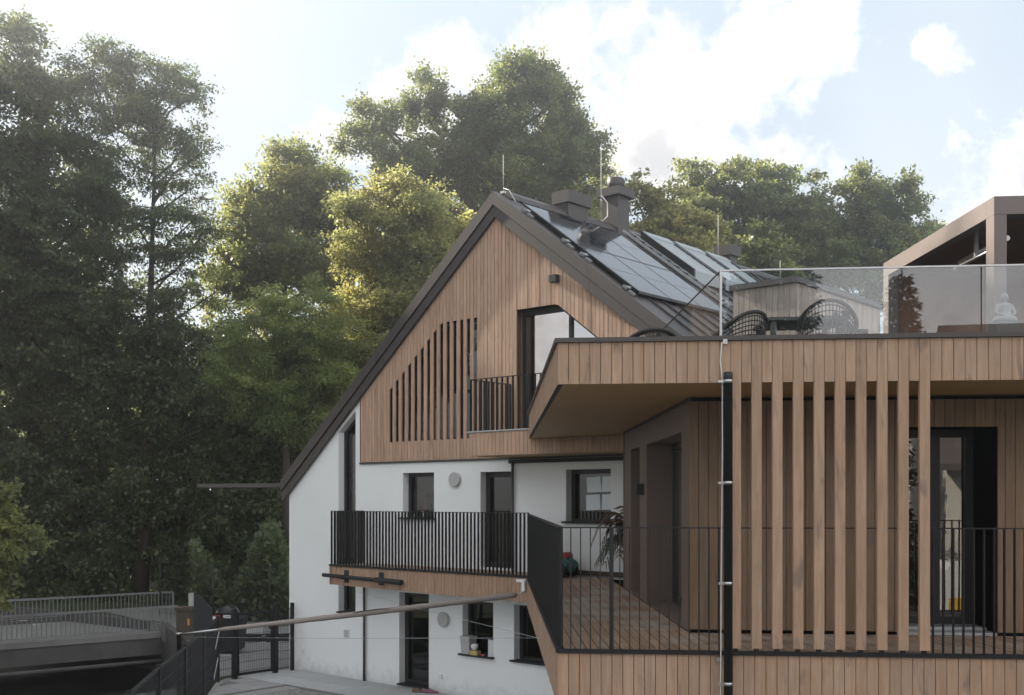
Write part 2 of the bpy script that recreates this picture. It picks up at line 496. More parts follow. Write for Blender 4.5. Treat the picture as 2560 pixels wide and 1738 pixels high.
class MB:
    """collects shapes in world coordinates, then becomes one mesh object"""
    def __init__(self):
        self.v, self.f, self.sm = [], [], False

    def add(self, vs, fs):
        o = len(self.v)
        self.v += [tuple(p) for p in vs]
        self.f += [tuple(i + o for i in f) for f in fs]
        return self

    def box(self, fr, a0, a1, b0, b1, c0, c1):
        vs = [fr(a, b, c) for c in (c0, c1) for b in (b0, b1) for a in (a0, a1)]
        return self.add(vs, [(0, 2, 3, 1), (4, 5, 7, 6), (0, 1, 5, 4), (2, 6, 7, 3), (0, 4, 6, 2), (1, 3, 7, 5)])

    def prism(self, fr, poly, b0, b1):
        """polygon in the (a, c) plane of a frame, extruded along b"""
        n = len(poly)
        vs = [fr(a, b0, c) for a, c in poly] + [fr(a, b1, c) for a, c in poly]
        fs = [tuple(range(n)), tuple(range(2 * n - 1, n - 1, -1))]
        fs += [(i, i + n, (i + 1) % n + n, (i + 1) % n) for i in range(n)]
        return self.add(vs, fs)

    def slab(self, pts, z0, z1):
        """plan polygon (world xy) from z0 to z1"""
        n = len(pts)
        vs = [Vector((p[0], p[1], z0)) for p in pts] + [Vector((p[0], p[1], z1)) for p in pts]
        fs = [tuple(range(n - 1, -1, -1)), tuple(range(n, 2 * n))]
        fs += [(i, (i + 1) % n, (i + 1) % n + n, i + n) for i in range(n)]
        return self.add(vs, fs)

    def bar(self, p0, p1, wdt, hgt, up=None):
        p0, p1 = Vector(p0), Vector(p1)
        ax = (p1 - p0).normalized()
        up = Vector(up) if up is not None else (ZV if abs(ax.z) < 0.95 else Vector((0, 1, 0)))
        sd_ = ax.cross(up).normalized()
        u2 = sd_.cross(ax).normalized()
        vs = [p + sd_ * (wdt / 2 * i) + u2 * (hgt / 2 * j) for p in (p0, p1) for i, j in ((-1, -1), (1, -1), (1, 1), (-1, 1))]
        return self.add(vs, [(3, 2, 1, 0), (4, 5, 6, 7), (0, 1, 5, 4), (1, 2, 6, 5), (2, 3, 7, 6), (3, 0, 4, 7)])

    def tube(self, pts, rad, n=8, cap=True):
        pts = [Vector(p) for p in pts]
        rad = rad if isinstance(rad, (list, tuple)) else [rad] * len(pts)
        o = len(self.v)
        prev = None
        for i, p in enumerate(pts):
            ax = (pts[min(i + 1, len(pts) - 1)] - pts[max(i - 1, 0)]).normalized()
            if prev is None:
                h = ZV if abs(ax.z) < 0.9 else Vector((1, 0, 0))
                sd_ = ax.cross(h).normalized()
            else:
                sd_ = (prev - ax * prev.dot(ax)).normalized()
            prev = sd_
            u2 = ax.cross(sd_)
            for j in range(n):
                a = 2 * math.pi * j / n
                self.v.append(tuple(p + (sd_ * math.cos(a) + u2 * math.sin(a)) * rad[i]))
        for i in range(len(pts) - 1):
            for j in range(n):
                k = (j + 1) % n
                self.f.append((o + i * n + j, o + i * n + k, o + (i + 1) * n + k, o + (i + 1) * n + j))
        if cap:
            self.f.append(tuple(o + j for j in range(n - 1, -1, -1)))
            self.f.append(tuple(o + (len(pts) - 1) * n + j for j in range(n)))
        self.sm = True
        return self

    def lathe(self, c, prof, n=14, fr=None):
        c = Vector(c)
        o = len(self.v)
        for r, z in prof:
            for j in range(n):
                a = 2 * math.pi * j / n
                self.v.append(tuple(c + Vector((r * math.cos(a), r * math.sin(a), z))))
        for i in range(len(prof) - 1):
            for j in range(n):
                k = (j + 1) % n
                self.f.append((o + i * n + j, o + i * n + k, o + (i + 1) * n + k, o + (i + 1) * n + j))
        self.f.append(tuple(o + j for j in range(n - 1, -1, -1)))
        self.f.append(tuple(o + (len(prof) - 1) * n + j for j in range(n)))
        self.sm = True
        return self

    def holes(self, fr, outer, holes, b0, reveal):
        """wall sheet in the (a, c) plane with openings and their reveals"""
        polys = [[Vector((a, c, 0)) for a, c in p] for p in [outer] + holes]
        flat = [p for q in polys for p in q]
        tris = geometry.tessellate_polygon(polys)
        self.add([fr(p.x, b0, p.y) for p in flat], [tuple(tr) for tr in tris])
        for h in holes:
            n = len(h)
            vs = [fr(a, b0, c) for a, c in h] + [fr(a, b0 + reveal, c) for a, c in h]
            self.add(vs, [(i, (i + 1) % n, (i + 1) % n + n, i + n) for i in range(n)])
        return self

    def build(self, name, mat, parent=None, kind=None):
        me = bpy.data.meshes.new(name)
        b_ = pbase(parent)
        me.from_pydata([(x - b_.x, y - b_.y, z - b_.z) for x, y, z in self.v], [], self.f)
        if self.sm:
            me.polygons.foreach_set('use_smooth', [len(p.vertices) == 4 for p in me.polygons])
        me.materials.append(MATS[mat])
        o = bpy.data.objects.new(name, me)
        link(o, parent)
        if kind:
            o['kind'] = kind
        return o


def thing(name, label, cat, loc, group=None):
    o = bpy.data.objects.new(name, None)
    o.empty_display_size = 0.2
    link(o)
    o.location = loc
    o['label'] = label
    o['category'] = cat
    if group:
        o['group'] = group
    return o


def tag(o, label, cat, group=None):
    o['label'] = label
    o['category'] = cat
    if group:
        o['group'] = group
    return o


def node(name, parent):
    """a part that only holds sub-parts"""
    o = bpy.data.objects.new(name, None)
    o.empty_display_size = 0.1
    return link(o, parent)


def structure(name, mb, mat, label=None):
    o = mb.build(name, mat, None, 'structure')
    if label:
        o['label'] = label
    return o


def lerp(a, b, f):
    return a + (b - a) * f


rng = random.Random(7)
# ================================================================== ground, canal, forecourt
canal_r = [(-3.0, -60), (-4.0, 0), (-5.35, 15.2), (-6.85, 25.0), (-7.7, 29.2), (-11.6, 37.3), (-30, 51), (-120, 92), (-410, 230)]
canal_l = [(-12.5, -60), (-13.0, 0), (-14.5, 15), (-17.0, 25), (-18.6, 29.0), (-22.0, 34.5), (-38, 41), (-124, 80), (-412, 210)]
gm = MB()
for pts, far in ((canal_r, 320.0), (canal_l, -420.0)):
    for a, b in zip(pts, pts[1:]):
        q = [W(a[0], a[1], 0), W(far, a[1], 0), W(far, b[1], 0), W(b[0], b[1], 0)]
        gm.add(q if far > 0 else q[::-1], [(0, 1, 2, 3)])
        gm.add([W(a[0], a[1], 0), W(b[0], b[1], 0), W(b[0], b[1], -3), W(a[0], a[1], -3)], [(0, 1, 2, 3)])
for (a, b), (c, d) in zip(zip(canal_r, canal_r[1:]), zip(canal_l, canal_l[1:])):
    gm.add([W(a[0], a[1], -3), W(b[0], b[1], -3), W(d[0], d[1], -3), W(c[0], c[1], -3)], [(0, 1, 2, 3)])
structure('ground', gm, 'grass_ground')
wm = MB()
for (a, b), (c, d) in zip(zip(canal_r, canal_r[1:]), zip(canal_l, canal_l[1:])):
    wm.add([W(a[0], a[1], -1.6), W(b[0], b[1], -1.6), W(d[0], d[1], -1.6), W(c[0], c[1], -1.6)], [(0, 1, 2, 3)])
structure('canal_water', wm, 'water')

# quay walls of the canal on the house side
qm = MB()
for a, b in zip(canal_r[1:6], canal_r[2:7]):
    qm.bar(W(a[0] - 0.12, a[1], -1.48), W(b[0] - 0.12, b[1], -1.48), 0.25, 3.0)
structure('quay_wall', qm, 'concrete_dark')

# road from the bridge to the gate
br_d = Vector((4.27, 3.4, 0)).normalized()
br_n = Vector((-br_d.y, br_d.x, 0))
B0 = Vector((-11.35, 36.9, 0))
rm = MB()
rp = [B0 + br_n * 0.2 - br_d * 0.3, B0 + br_n * 6.0 - br_d * 0.3, W(-5, 48, 0), W(30, 70, 0), W(34, 62, 0), W(6, 45, 0), G(-7.2, 3, 0), G(-7.2, -2.0, 0), W(-7.4, 26.5, 0), W(-8.2, 30.5, 0)]
rm.slab([(p.x, p.y) for p in rp], -0.5, 0.006)
structure('road', rm, 'asphalt')

# forecourt: base bed and single slabs
fm = MB()
fp = [G(-7.15, 0.3, 0), G(-6.6, 0.0, 0), G(6, 0, 0), G(9, -4, 0), W(6, 2, 0), W(-3.7, 2, 0), W(-5.2, 15.2, 0), W(-6.5, 25.0, 0), G(-6.85, -1.9, 0)]
fm.slab([(p.x, p.y) for p in fp], -0.4, 0.008)
court = structure('forecourt', fm, 'gravel_dark')
sl_me = None


def slab_part(name, mat, s0, s1, n0, n1, h):
    mb = MB()
    g_ = 0.006
    mb.box(G, s0 + g_, s1 - g_, -n1 + g_, -n0 - g_, 0.0, h)
    mb.build(name, mat, court)


x = -6.75
while x < 1.5:
    wd = 0.8
    slab_part('paving_slab', 'slab', x, x + wd, 0.02, 0.78, 0.034 + rng.uniform(-.002, .002))
    slab_part('paving_slab', 'slab', x, x + wd, 0.78, 1.54, 0.034 + rng.uniform(-.002, .002))
    x += wd
x = -6.45
while x < -4.9:
    y = 1.56
    while y < 4.6:
        if x > -6.4 or y < 1.9 or y > 2.4:
            slab_part('paver', 'paver', x, x + 0.5, y, y + 0.5, 0.026 + rng.uniform(-.003, .003))
        y += 0.5
    x += 0.5
kb = MB()
kb.box(G, -4.92, 1.5, -1.62, -1.56, 0.0, 0.05)
kb.box(G, -4.94, -4.88, -5.0, -1.56, 0.0, 0.05)
kb.build('kerb', 'concrete', court)


def pebbles(name, polygon, n, size, seed, z0=0.01):
    """loose stones over a quadrilateral patch"""
    r_ = np.random.RandomState(seed)
    a, b, c, d = [np.array(p[:2]) for p in polygon]
    uu, vv = r_.rand(n), r_.rand(n)
    xy = (a[None] * (1 - uu)[:, None] + b[None] * uu[:, None]) * (1 - vv)[:, None] + (d[None] * (1 - uu)[:, None] + c[None] * uu[:, None]) * vv[:, None]
    base = np.array([(1, 0, 0), (-1, 0, 0), (0, 1, 0), (0, -1, 0), (0, 0, .7), (0, 0, -.7)])
    tri = np.array([(0, 2, 4), (2, 1, 4), (1, 3, 4), (3, 0, 4), (2, 0, 5), (1, 2, 5), (3, 1, 5), (0, 3, 5)])
    sz = size * (0.5 + r_.rand(n))
    an = r_.rand(n) * 6.28
    ca, sa = np.cos(an), np.sin(an)
    vs = base[None] * sz[:, None, None] * (0.8 + 0.4 * r_.rand(n, 6, 1))
    X = vs[..., 0] * ca[:, None] - vs[..., 1] * sa[:, None] + xy[:, 0:1]
    Y = vs[..., 0] * sa[:, None] + vs[..., 1] * ca[:, None] + xy[:, 1:2]
    Z = vs[..., 2] + z0 + sz[:, None] * 0.3
    V = np.stack([X, Y, Z], -1).reshape(-1, 3)
    Tt = (tri[None] + (np.arange(n) * 6)[:, None, None]).reshape(-1, 3)
    me = bpy.data.meshes.new(name)
    me.from_pydata(V.tolist(), [], Tt.tolist())
    me.materials.append(MATS['stone'])
    o_ = bpy.data.objects.new(name, me)
    link(o_)
    o_['kind'] = 'stuff'
    return o_


g1 = pebbles('gravel', [G(-4.86, -1.66, 0), G(-1.0, -1.66, 0), G(-1.0, -3.6, 0), G(-4.86, -3.6, 0)], 5200, 0.022, 3)
g1['label'] = 'grey pebble bed in front of the pale slabs'
g2 = pebbles('gravel', [W(-6.62, 25.2, 0), G(-6.55, -1.6, 0), G(-6.4, -3.2, 0), W(-6.2, 22.6, 0)], 1600, 0.022, 5)
g2['label'] = 'loose pebbles at the foot of the mesh fence'

# ------------------------------------------------------------------ bridge over the canal
bridge = thing('road_bridge', 'low concrete road bridge over the dark canal', 'bridge', (-14, 36, -0.3))
LB = 13.0


def BR(a, b, c):
    return B0 - br_d * a + br_n * b + ZV * c


mb = MB().box(BR, -1.2, LB, 0.35, 5.9, -0.62, -0.30)
mb.build('road_surface', 'asphalt', bridge)
mb = MB().box(BR, -1.0, LB, -0.12, 0.34, -0.95, -0.405)
mb.box(BR, -1.0, LB, 5.92, 6.3, -0.95, -0.20)
mb.build('edge_beam', 'concrete_dark', bridge)
mb = MB().box(BR, -1.0, LB, -0.16, 0.345, -0.40, -0.22)
mb.build('coping', 'concrete', bridge)
mb = MB().tube([BR(-0.6, -0.3, -1.15), BR(LB, -0.3, -1.12)], 0.07, 8)
mb.build('pipe', 'concrete_dark', bridge)
mb = MB().box(BR, -1.3, -0.0, -0.1, 6.2, -3.0, -0.98)
mb.build('abutment', 'concrete_dark', bridge)
for b_, z0, z1, a0, tilt, nm in ((0.12, -0.22, 0.57, -0.28, 0.08, 'near'), (6.1, -0.20, 0.55, -2.5, 0.08, 'far')):
    rl = node('railing', bridge)
    MB().bar(BR(a0, b_, z1), BR(LB, b_, z1), 0.06, 0.075).build('handrail', 'zinc', rl)
    MB().bar(BR(a0, b_, z0 + 0.08), BR(LB, b_, z0 + 0.08), 0.03, 0.03).build('lower_rail', 'zinc', rl)
    MB().bar(BR(a0, b_, z0), BR(a0, b_, z1), 0.08, 0.08).build('post', 'zinc', rl)
    bar_me = None
    a = a0 + 0.14
    while a < 6.4:
        if bar_me is None:
            ob = MB().bar(BR(a, b_, z0 + 0.09), BR(a, b_, z1 - 0.03), 0.026, 0.026).build('baluster', 'zinc', rl)
            bar_me, a_first = ob.data, a
        else:
            ob = bpy.data.objects.new('baluster', bar_me)
            link(ob, rl)
            ob.location = -br_d * (a - a_first)
        a += 0.145

# ------------------------------------------------------------------ things by the bridge head
c = at(465, 1600, 33.0)
c.z = 0
box = thing('timber_bollard', 'weathered square timber bollard with an orange reflector beside the bridge', 'bollard', c)
MB().box(lambda a, b, z: c + W(a, b, z), -0.23, 0.23, -0.2, 0.2, 0, 0.86).build('body', 'old_wood', box)
MB().box(lambda a, b, z: c + W(a, b, z), -0.27, 0.27, -0.24, 0.24, 0.86, 0.95).build('cap', 'old_wood', box)
MB().box(lambda a, b, z: c + W(a, b, z), 0.10, 0.17, -0.215, -0.2, 0.42, 0.62).build('reflector', 'orange', box)
c2 = at(478, 1600, 34.2)
c2.z = 0
po = MB().box(lambda a, b, z: c2 + W(a, b, z), -0.065, 0.065, -0.065, 0.065, 0, 1.26)
tag(po.build('wooden_post', 'weathered_white'), 'whitish weathered wooden post rising behind the timber bollard', 'post')
c3 = at(507, 1600, 28.5)
pm_ = MB()
pz = lambda py: CZ + (HY - py) / F * 28.5
pm_.prism(lambda a, b, z: W(a, 28.5 + b, z), [(at(485, 0, 28.5).x, 0), (at(531, 0, 28.5).x, 0), (at(531, 0, 28.5).x, pz(1524)), (at(500, 0, 28.5).x, pz(1488)), (at(485, 0, 28.5).x, pz(1484))], -0.02, 0.03)
tag(pm_.build('screen_panel', 'bin_dark'), 'black sheet screen with a slanting top edge at the fence corner', 'panel')
cb = at(565, 1600, 30.0)
cb.z = 0
cont = thing('waste_container', 'dark waste container behind the gate carrying red and white stickers', 'container', cb)
C3 = lambda a, b, z: cb + W(a, b, z)
mb = MB().prism(C3, [(-0.42, 0.1), (0.42, 0.1), (0.5, 0.92), (-0.5, 0.92)], -0.35, 0.35)
mb.build('body', 'bin_dark', cont)
MB().box(C3, -0.53, 0.53, -0.4, 0.38, 0.925, 0.98).build('lid', 'bin_dark', cont)
for sx in (-0.36, 0.36):
    MB().tube([C3(sx, -0.3, 0.07), C3(sx + 0.05, -0.3, 0.07)], 0.07, 10).build('wheel', 'rubber', cont)
MB().box(C3, -0.36, -0.04, -0.425, -0.41, 0.90, 1.06).build('red_sticker', 'red', cont)
st = MB().box(C3, -0.32, -0.10, -0.432, -0.426, 0.95, 1.03)
st.build('white_sticker', 'white_plastic', cont)
MB().box(C3, 0.03, 0.23, -0.425, -0.41, 0.98, 1.06).build('white_sticker', 'white_plastic', cont)
bagm = MB()
for i in range(5):
    pass
prof = [(0.02, 0.0), (0.26, 0.02), (0.33, 0.10), (0.28, 0.19), (0.16, 0.25), (0.05, 0.28)]
bagm.lathe(C3(0.05, 0, 0.985), prof, 12)
bagm.v = [(x + rng.uniform(-.03, .03), y + rng.uniform(-.03, .03), z + (rng.uniform(-.025, .025) if z > cb.z + 1.0 else 0)) for x, y, z in bagm.v]
tag(bagm.build('bin_bag', 'bag_black'), 'crumpled black bin bag lying on the waste container', 'bag')
for i, dx_ in enumerate((-0.05, 0.52)):
    p = at(555 + 32 * i, 1600, 29.2)
    s_ = MB().box(lambda a, b, z: W(p.x + a, 29.2 + b, z), -0.16, 0.16, -0.1, 0.1, 0.008, 0.05)
    tag(s_.build('stone_block', 'slab'), 'pale stone block on the gravel, %s the waste container' % ('left below' if i == 0 else 'right below'), 'stone')
tb = MB().bar(G(-8.6, 4.6, 0.10), G(-5.2, 6.9, 0.10), 0.22, 0.2)
tb.v = [(x, y, z) for x, y, z in tb.v]
p0, p1 = at(528, 1600, 32.2), at(745, 1600, 32.6)
tb = MB().bar(W(p0.x, p0.y, 0.11), W(p1.x, p1.y, 0.11), 0.22, 0.2)
tag(tb.build('timber_edging', 'bin_dark'), 'dark timber beam lying across the path behind the gate', 'beam')
p0, p1 = at(608, 1600, 34.0), at(656, 1600, 34.2)
tag(MB().bar(W(p0.x, p0.y, 0.16), W(p1.x, p1.y, 0.16), 0.3, 0.3).build('stone_kerb', 'slab'), 'low pale stone kerb beyond the gate', 'kerb')


# ------------------------------------------------------------------ mesh fences
def mesh_panel(name, p0, p1, z0, z1, parent, step=0.05, hstep=0.2, r=0.0028, mat='black_steel'):
    """double-rod mat: vertical wires and pairs of horizontal rods, one part"""
    mb = MB()
    p0, p1 = Vector(p0), Vector(p1)
    L = (p1 - p0).length
    n = max(2, int(L / step))
    for i in range(n + 1):
        p = lerp(p0, p1, i / n)
        mb.bar(W(p.x, p.y, z0), W(p.x, p.y, z1), 2 * r, 2 * r)
    k = int((z1 - z0) / hstep)
    for j in range(k + 1):
        z = z0 + 0.03 + (z1 - z0 - 0.06) * j / k
        mb.bar(W(p0.x, p0.y, z), W(p1.x, p1.y, z), 3.2 * r, 3.2 * r)
    return mb.build(name, mat, parent, 'stuff')


fen = thing('mesh_fence', 'anthracite wire mesh fence running along the canal edge', 'fence', (-6.6, 25, 0))
fpts = [W(-6.63, 25.0, 0), W(-6.27, 22.55, 0), W(-5.92, 20.1, 0), W(-5.6, 17.6, 0), W(-5.25, 15.2, 0), W(-5.0, 12.6, 0)]
for i, p in enumerate(fpts):
    MB().box(lambda a, b, z: p + W(a, b, z), -0.035, 0.035, -0.035, 0.035, 0, 1.52).build('post', 'black_steel', fen)
for a, b in zip(fpts, fpts[1:]):
    mesh_panel('mesh_panel', a + W(0, -.05, 0), b + W(0, .05, 0), 0.06, 1.45, fen)
    MB().bar(a + ZV * 1.47, b + ZV * 1.47, 0.045, 0.03).build('top_rail', 'black_steel', fen)
tape = fen
gate = thing('garden_gate', 'anthracite garden gate with wire mesh infill at the white house corner', 'gate', G(-6.55, -1.2, 0))
for k_, h_, w_ in ((-0.16, 1.66, 0.035), (-0.66, 1.68, 0.05), (-1.80, 1.62, 0.05)):
    MB().box(lambda a, b, z: G(-6.55 + a, k_ + b, z), -w_, w_, -w_, w_, 0.0, h_).build('post', 'black_steel', gate)
lf = node('leaf', gate)
lm = MB()
for k_ in (-0.76, -1.70):
    lm.bar(G(-6.55, k_, 0.1), G(-6.55, k_, 1.5), 0.05, 0.05)
for z_ in (0.12, 1.5):
    lm.bar(G(-6.55, -0.735, z_), G(-6.55, -1.725, z_), 0.05, 0.05)
lm.build('leaf_frame', 'black_steel', lf)
mesh_panel('mesh_panel', G(-6.55, -0.79, 0), G(-6.55, -1.67, 0), 0.15, 1.48, lf)
MB().box(lambda a, b, z: G(-6.55 + a, -0.84 + b, z), -0.05, 0.05, -0.06, 0.04, 0.78, 0.98).build('lock', 'bin_dark', lf)
MB().tube([G(-6.6, -0.86, 0.92), G(-6.66, -0.86, 0.92), G(-6.66, -0.97, 0.92)], 0.011, 6).build('handle', 'steel', lf)
mesh_panel('mesh_panel', G(-6.55, -0.18, 0), G(-6.55, -0.62, 0), 0.1, 1.55, gate)
mesh_panel('mesh_panel', G(-6.55, -1.85, 0), W(-6.63, 25.03, 0), 0.06, 1.5, gate)
wf = thing('wire_fence', 'tall thin green wire fence in front of the dark trees', 'fence', at(640, 1600, 36.0) * 1.0)
wf.location.z = 0
pts = [at(400, 1600, 39.5), at(533, 1600, 37.0), at(674, 1600, 35.5), at(790, 1600, 35.0)]
for p in pts:
    p.z = 0
    MB().tube([p, p + ZV * 2.1], 0.025, 6).build('post', 'bin_dark', wf)
for a, b in zip(pts, pts[1:]):
    mesh_panel('mesh_panel', a, b, 0.1, 2.0, wf, 0.1, 0.25, 0.003, 'bin_dark')

# barrier tape scraps tied to the fence
for i, (pa, pb, zc) in enumerate((((-6.60, 24.8), (-6.50, 24.1), 1.22), ((-6.55, 24.5), (-6.44, 23.75), 0.62))):
    mb = MB()
    for j in range(6):
        f0, f1 = j / 6, (j + 0.62) / 6
        a = Vector((lerp(pa[0], pb[0], f0) + 0.06, lerp(pa[1], pb[1], f0), zc - 0.34 * f0))
        b = Vector((lerp(pa[0], pb[0], f1) + 0.06, lerp(pa[1], pb[1], f1), zc - 0.34 * f1))
        mb.bar(a, b, 0.006, 0.075)
    tag(mb.build('barrier_tape', 'white_plastic'), 'strip of white barrier tape tied to the fence %s' % ('near its top' if i == 0 else 'near the ground'), 'tape')

# ================================================================== the gabled house
house = thing('gable_house', 'white rendered house with wood clad gable under a steep dark metal roof', 'house', G(0, 0, 0))
AS, SLL, SLR = -0.08, 0.828, 0.752          # apex position and the two roof slopes
HD = 12.3                                    # house depth


def roofz(s, top):
    return top - (SLL * (AS - s) if s < AS else SLR * (s - AS))


# openings (s, z)
tall = [(-5.049, 1.50), (-4.444, 1.50), (-4.444, 6.17), (-5.049, 5.70)]
win1 = [(-2.874, 3.70), (-1.904, 3.70), (-1.904, 4.72), (-2.874, 4.72)]
bdoor = [(-0.552, 2.74), (0.333, 2.74), (0.333, 4.705), (-0.552, 4.705)]
win2 = [(1.693, 3.68), (2.757, 3.68), (2.757, 4.715), (1.693, 4.715)]
gdoor = [(-2.989, 0.06), (-2.062, 0.06), (-2.062, 2.10), (-2.989, 2.10)]
gwin1 = [(-1.064, 0.88), (-0.197, 0.88), (-0.197, 2.03), (-1.064, 2.03)]
gwin2 = [(0.365, 0.88), (1.30, 0.88), (1.30, 2.03), (0.365, 2.03)]
WS, WE, WB = -4.237, 5.2, 4.985              # wood clad field
outer = [(-6.89, -0.2), (5.2, -0.2), (5.2, WB), (WS, WB), (WS, roofz(WS, 10.0)), (-6.89, roofz(-6.89, 10.0))]
REV = 0.19
wall = MB().holes(G, outer, [tall, win1, bdoor, win2, gdoor, gwin1, gwin2], 0.012, REV)
# remaining shell: left, right and back walls
wall.box(G, -6.889, -6.60, 0.035, HD, -0.2, roofz(-6.89, 10.0))
wall.box(G, 5.0, 5.2, 0.02, HD, -0.2, roofz(5.2, 10.1))
wall.prism(G, [(-6.6, -0.2), (5.0, -0.2), (5.0, roofz(5.0, 10.0)), (AS, 10.0), (-6.6, roofz(-6.6, 10.0))], HD - 0.2, HD)
wall.build('wall', 'render', house)
fl = MB()
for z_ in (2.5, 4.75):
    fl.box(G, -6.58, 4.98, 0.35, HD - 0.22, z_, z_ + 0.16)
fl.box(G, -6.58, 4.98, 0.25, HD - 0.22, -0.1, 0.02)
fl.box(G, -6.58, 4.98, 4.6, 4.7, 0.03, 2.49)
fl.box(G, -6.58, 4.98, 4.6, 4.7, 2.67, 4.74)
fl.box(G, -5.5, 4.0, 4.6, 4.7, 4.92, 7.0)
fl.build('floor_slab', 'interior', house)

# gable field: dark membrane with openings, boards in front
SL0, SLP = -3.281, 0.0982
slot_poly = [(-3.30, 5.40), (-0.62, 5.40), (-0.62, 7.90), (-1.69, 7.90), (-3.30, 6.57)]
door_poly = [(0.397, 5.45), (3.2, 5.45), (3.2, 6.64), (1.486, 7.93), (0.397, 7.93)]
field = [(WS, WB), (5.2, WB), (5.2, roofz(5.2, 10.0)), (AS, 10.0), (WS, roofz(WS, 10.0))]
MB().holes(G, field, [slot_poly, door_poly], 0.035, 0.16).build('wind_membrane', 'membrane', house)
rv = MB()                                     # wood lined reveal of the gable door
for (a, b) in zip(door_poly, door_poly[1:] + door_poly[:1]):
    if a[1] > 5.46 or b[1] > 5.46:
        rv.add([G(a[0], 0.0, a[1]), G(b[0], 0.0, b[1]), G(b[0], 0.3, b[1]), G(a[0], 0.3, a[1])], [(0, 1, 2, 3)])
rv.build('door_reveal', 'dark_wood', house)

clad = node('cladding', house)
GAP = 0.0085


def slot_top(s):
    return min(7.895, 6.569 + 0.8185 * (s - SL0))


def door_top(s):
    return 7.93 if s < 1.486 else 7.93 - 0.7525 * (s - 1.486)


def board(s0, s1, lo, hi, mat='cladding', parent=None, k0=-0.012, k1=0.02, fr=G, name='board'):
    """lo/hi: functions or numbers giving the end heights at both edges"""
    L = lo if callable(lo) else (lambda s: lo)
    H = hi if callable(hi) else (lambda s: hi)
    poly = [(s0, L(s0)), (s1, L(s1)), (s1, H(s1)), (s0, H(s0))]
    return MB().prism(fr, poly, k0, k1).build(name, mat, parent)


i0 = int(math.floor((WS - SL0) / SLP))
for i in range(i0, int((WE - SL0) / SLP) + 1):
    a, b = SL0 + i * SLP + GAP / 2, SL0 + (i + 1) * SLP - GAP / 2
    a = max(a, WS + 0.002)
    if b - a < 0.02:
        continue
    mid = (a + b) / 2
    kj = rng.uniform(-0.003, 0.003)
    top = lambda s: roofz(s, 10.02)
    if 0 <= i <= 26 and i % 2 == 0:          # a slot of the slatted window
        board(a, b, WB, 5.409, 'cladding', clad, -0.012 + kj)
        board(a, b, slot_top, top, 'cladding', clad, -0.012 + kj)
    elif a > 0.397 and b < 3.2:
        board(a, b, WB, 5.40, 'cladding', clad, -0.012 + kj)
        board(a, b, door_top, top, 'cladding', clad, -0.012 + kj)
    else:
        board(a, b, WB, top, 'cladding', clad, -0.012 + kj)
MB().box(G, WS - 0.03, 5.2, -0.03, 0.012, WB - 0.045, WB - 0.004).build('drip_edge', 'bronze', house)
MB().box(G, WS - 0.02, WS - 0.004, -0.02, 0.012, WB, roofz(WS, 9.95)).build('corner_trim', 'bronze', house)


# ------------------------------------------------------------------ windows
def window(name, poly, k, parent, fw=0.085, mull=(), rails=(), pane='pane', sill=None, sash=True):
    """frame following the opening outline, mullions, rails and a pane"""
    wn = node(name, parent)
    n = len(poly)
    cx, cz = sum(p[0] for p in poly) / n, sum(p[1] for p in poly) / n
    # inner outline: offset each edge inwards
    inner = []
    for i in range(n):
        p0_, p1_, p2_ = Vector(poly[i - 1]), Vector(poly[i]), Vector(poly[(i + 1) % n])
        d1, d2 = (p1_ - p0_).normalized(), (p2_ - p1_).normalized()
        n1_, n2_ = Vector((-d1.y, d1.x)), Vector((-d2.y, d2.x))
        den = 1 + n1_.dot(n2_)
        inner.append(tuple(p1_ + (n1_ + n2_) * (fw / den)))
    fm_ = MB()
    vs = [G(a, k, c_) for a, c_ in poly] + [G(a, k, c_) for a, c_ in inner] + [G(a, k + 0.07, c_) for a, c_ in inner] + [G(a, k + 0.07, c_) for a, c_ in poly]
    fs = []
    for i in range(n):
        j = (i + 1) % n
        fs += [(i, j, j + n, i + n), (i + n, j + n, j + 2 * n, i + 2 * n)]
    fm_.add(vs, fs)
    for s_ in mull:
        zl = min(c_ for _, c_ in inner)
        zh = max(c_ for a_, c_ in inner)
        fm_.box(G, s_ - 0.035, s_ + 0.035, k + 0.004, k + 0.066, zl, zh)
    for z_ in rails:
        fm_.box(G, min(a for a, _ in inner), max(a for a, _ in inner), k + 0.006, k + 0.064, z_ - 0.03, z_ + 0.03)
    fm_.build('frame', 'window_frame', wn)
    MB().add([G(a, k + 0.045, c_) for a, c_ in inner], [tuple(range(n))]).build('pane', pane, wn)
    if sill:
        s0, s1, z_ = sill
        MB().box(G, s0, s1, -0.075, REV, z_ - 0.035, z_).build('sill', 'bin_dark', wn)
    return wn


window('window', tall, REV - 0.005, house, rails=(2.55,), sill=(-5.03, -4.46, 1.545))
window('window', win1, REV - 0.005, house, sill=(-2.95, -1.83, 3.745))
window('balcony_door', bdoor, REV - 0.005, house, fw=0.11)
window('window', win2, REV - 0.005, house, sill=(1.64, 2.83, 3.72))
window('door', gdoor, REV - 0.005, house, fw=0.11, sill=(-2.985, -2.066, 0.1))
window('window', gwin1, REV - 0.005, house, sill=(-1.12, -0.16, 0.925))
window('window', gwin2, REV - 0.005, house, sill=(0.31, 1.36, 0.925))
window('slatted_window', slot_poly, 0.17, house, fw=0.05, mull=(-1.25,), rails=(6.42,), pane='pane')
window('gable_door', door_poly, 0.235, house, fw=0.10, mull=(1.62, 2.5), pane='pane_mirror')
cu = MB()
for j in range(9):
    s_ = -1.15 + 0.06 * j
    cu.add([G(s_, 0.45 + 0.02 * (j % 2), 5.6), G(s_ + 0.06, 0.45 + 0.02 * ((j + 1) % 2), 5.6), G(s_ + 0.06, 0.45 + 0.02 * ((j + 1) % 2), 7.5), G(s_, 0.45 + 0.02 * (j % 2), 7.5)], [(0, 1, 2, 3)])
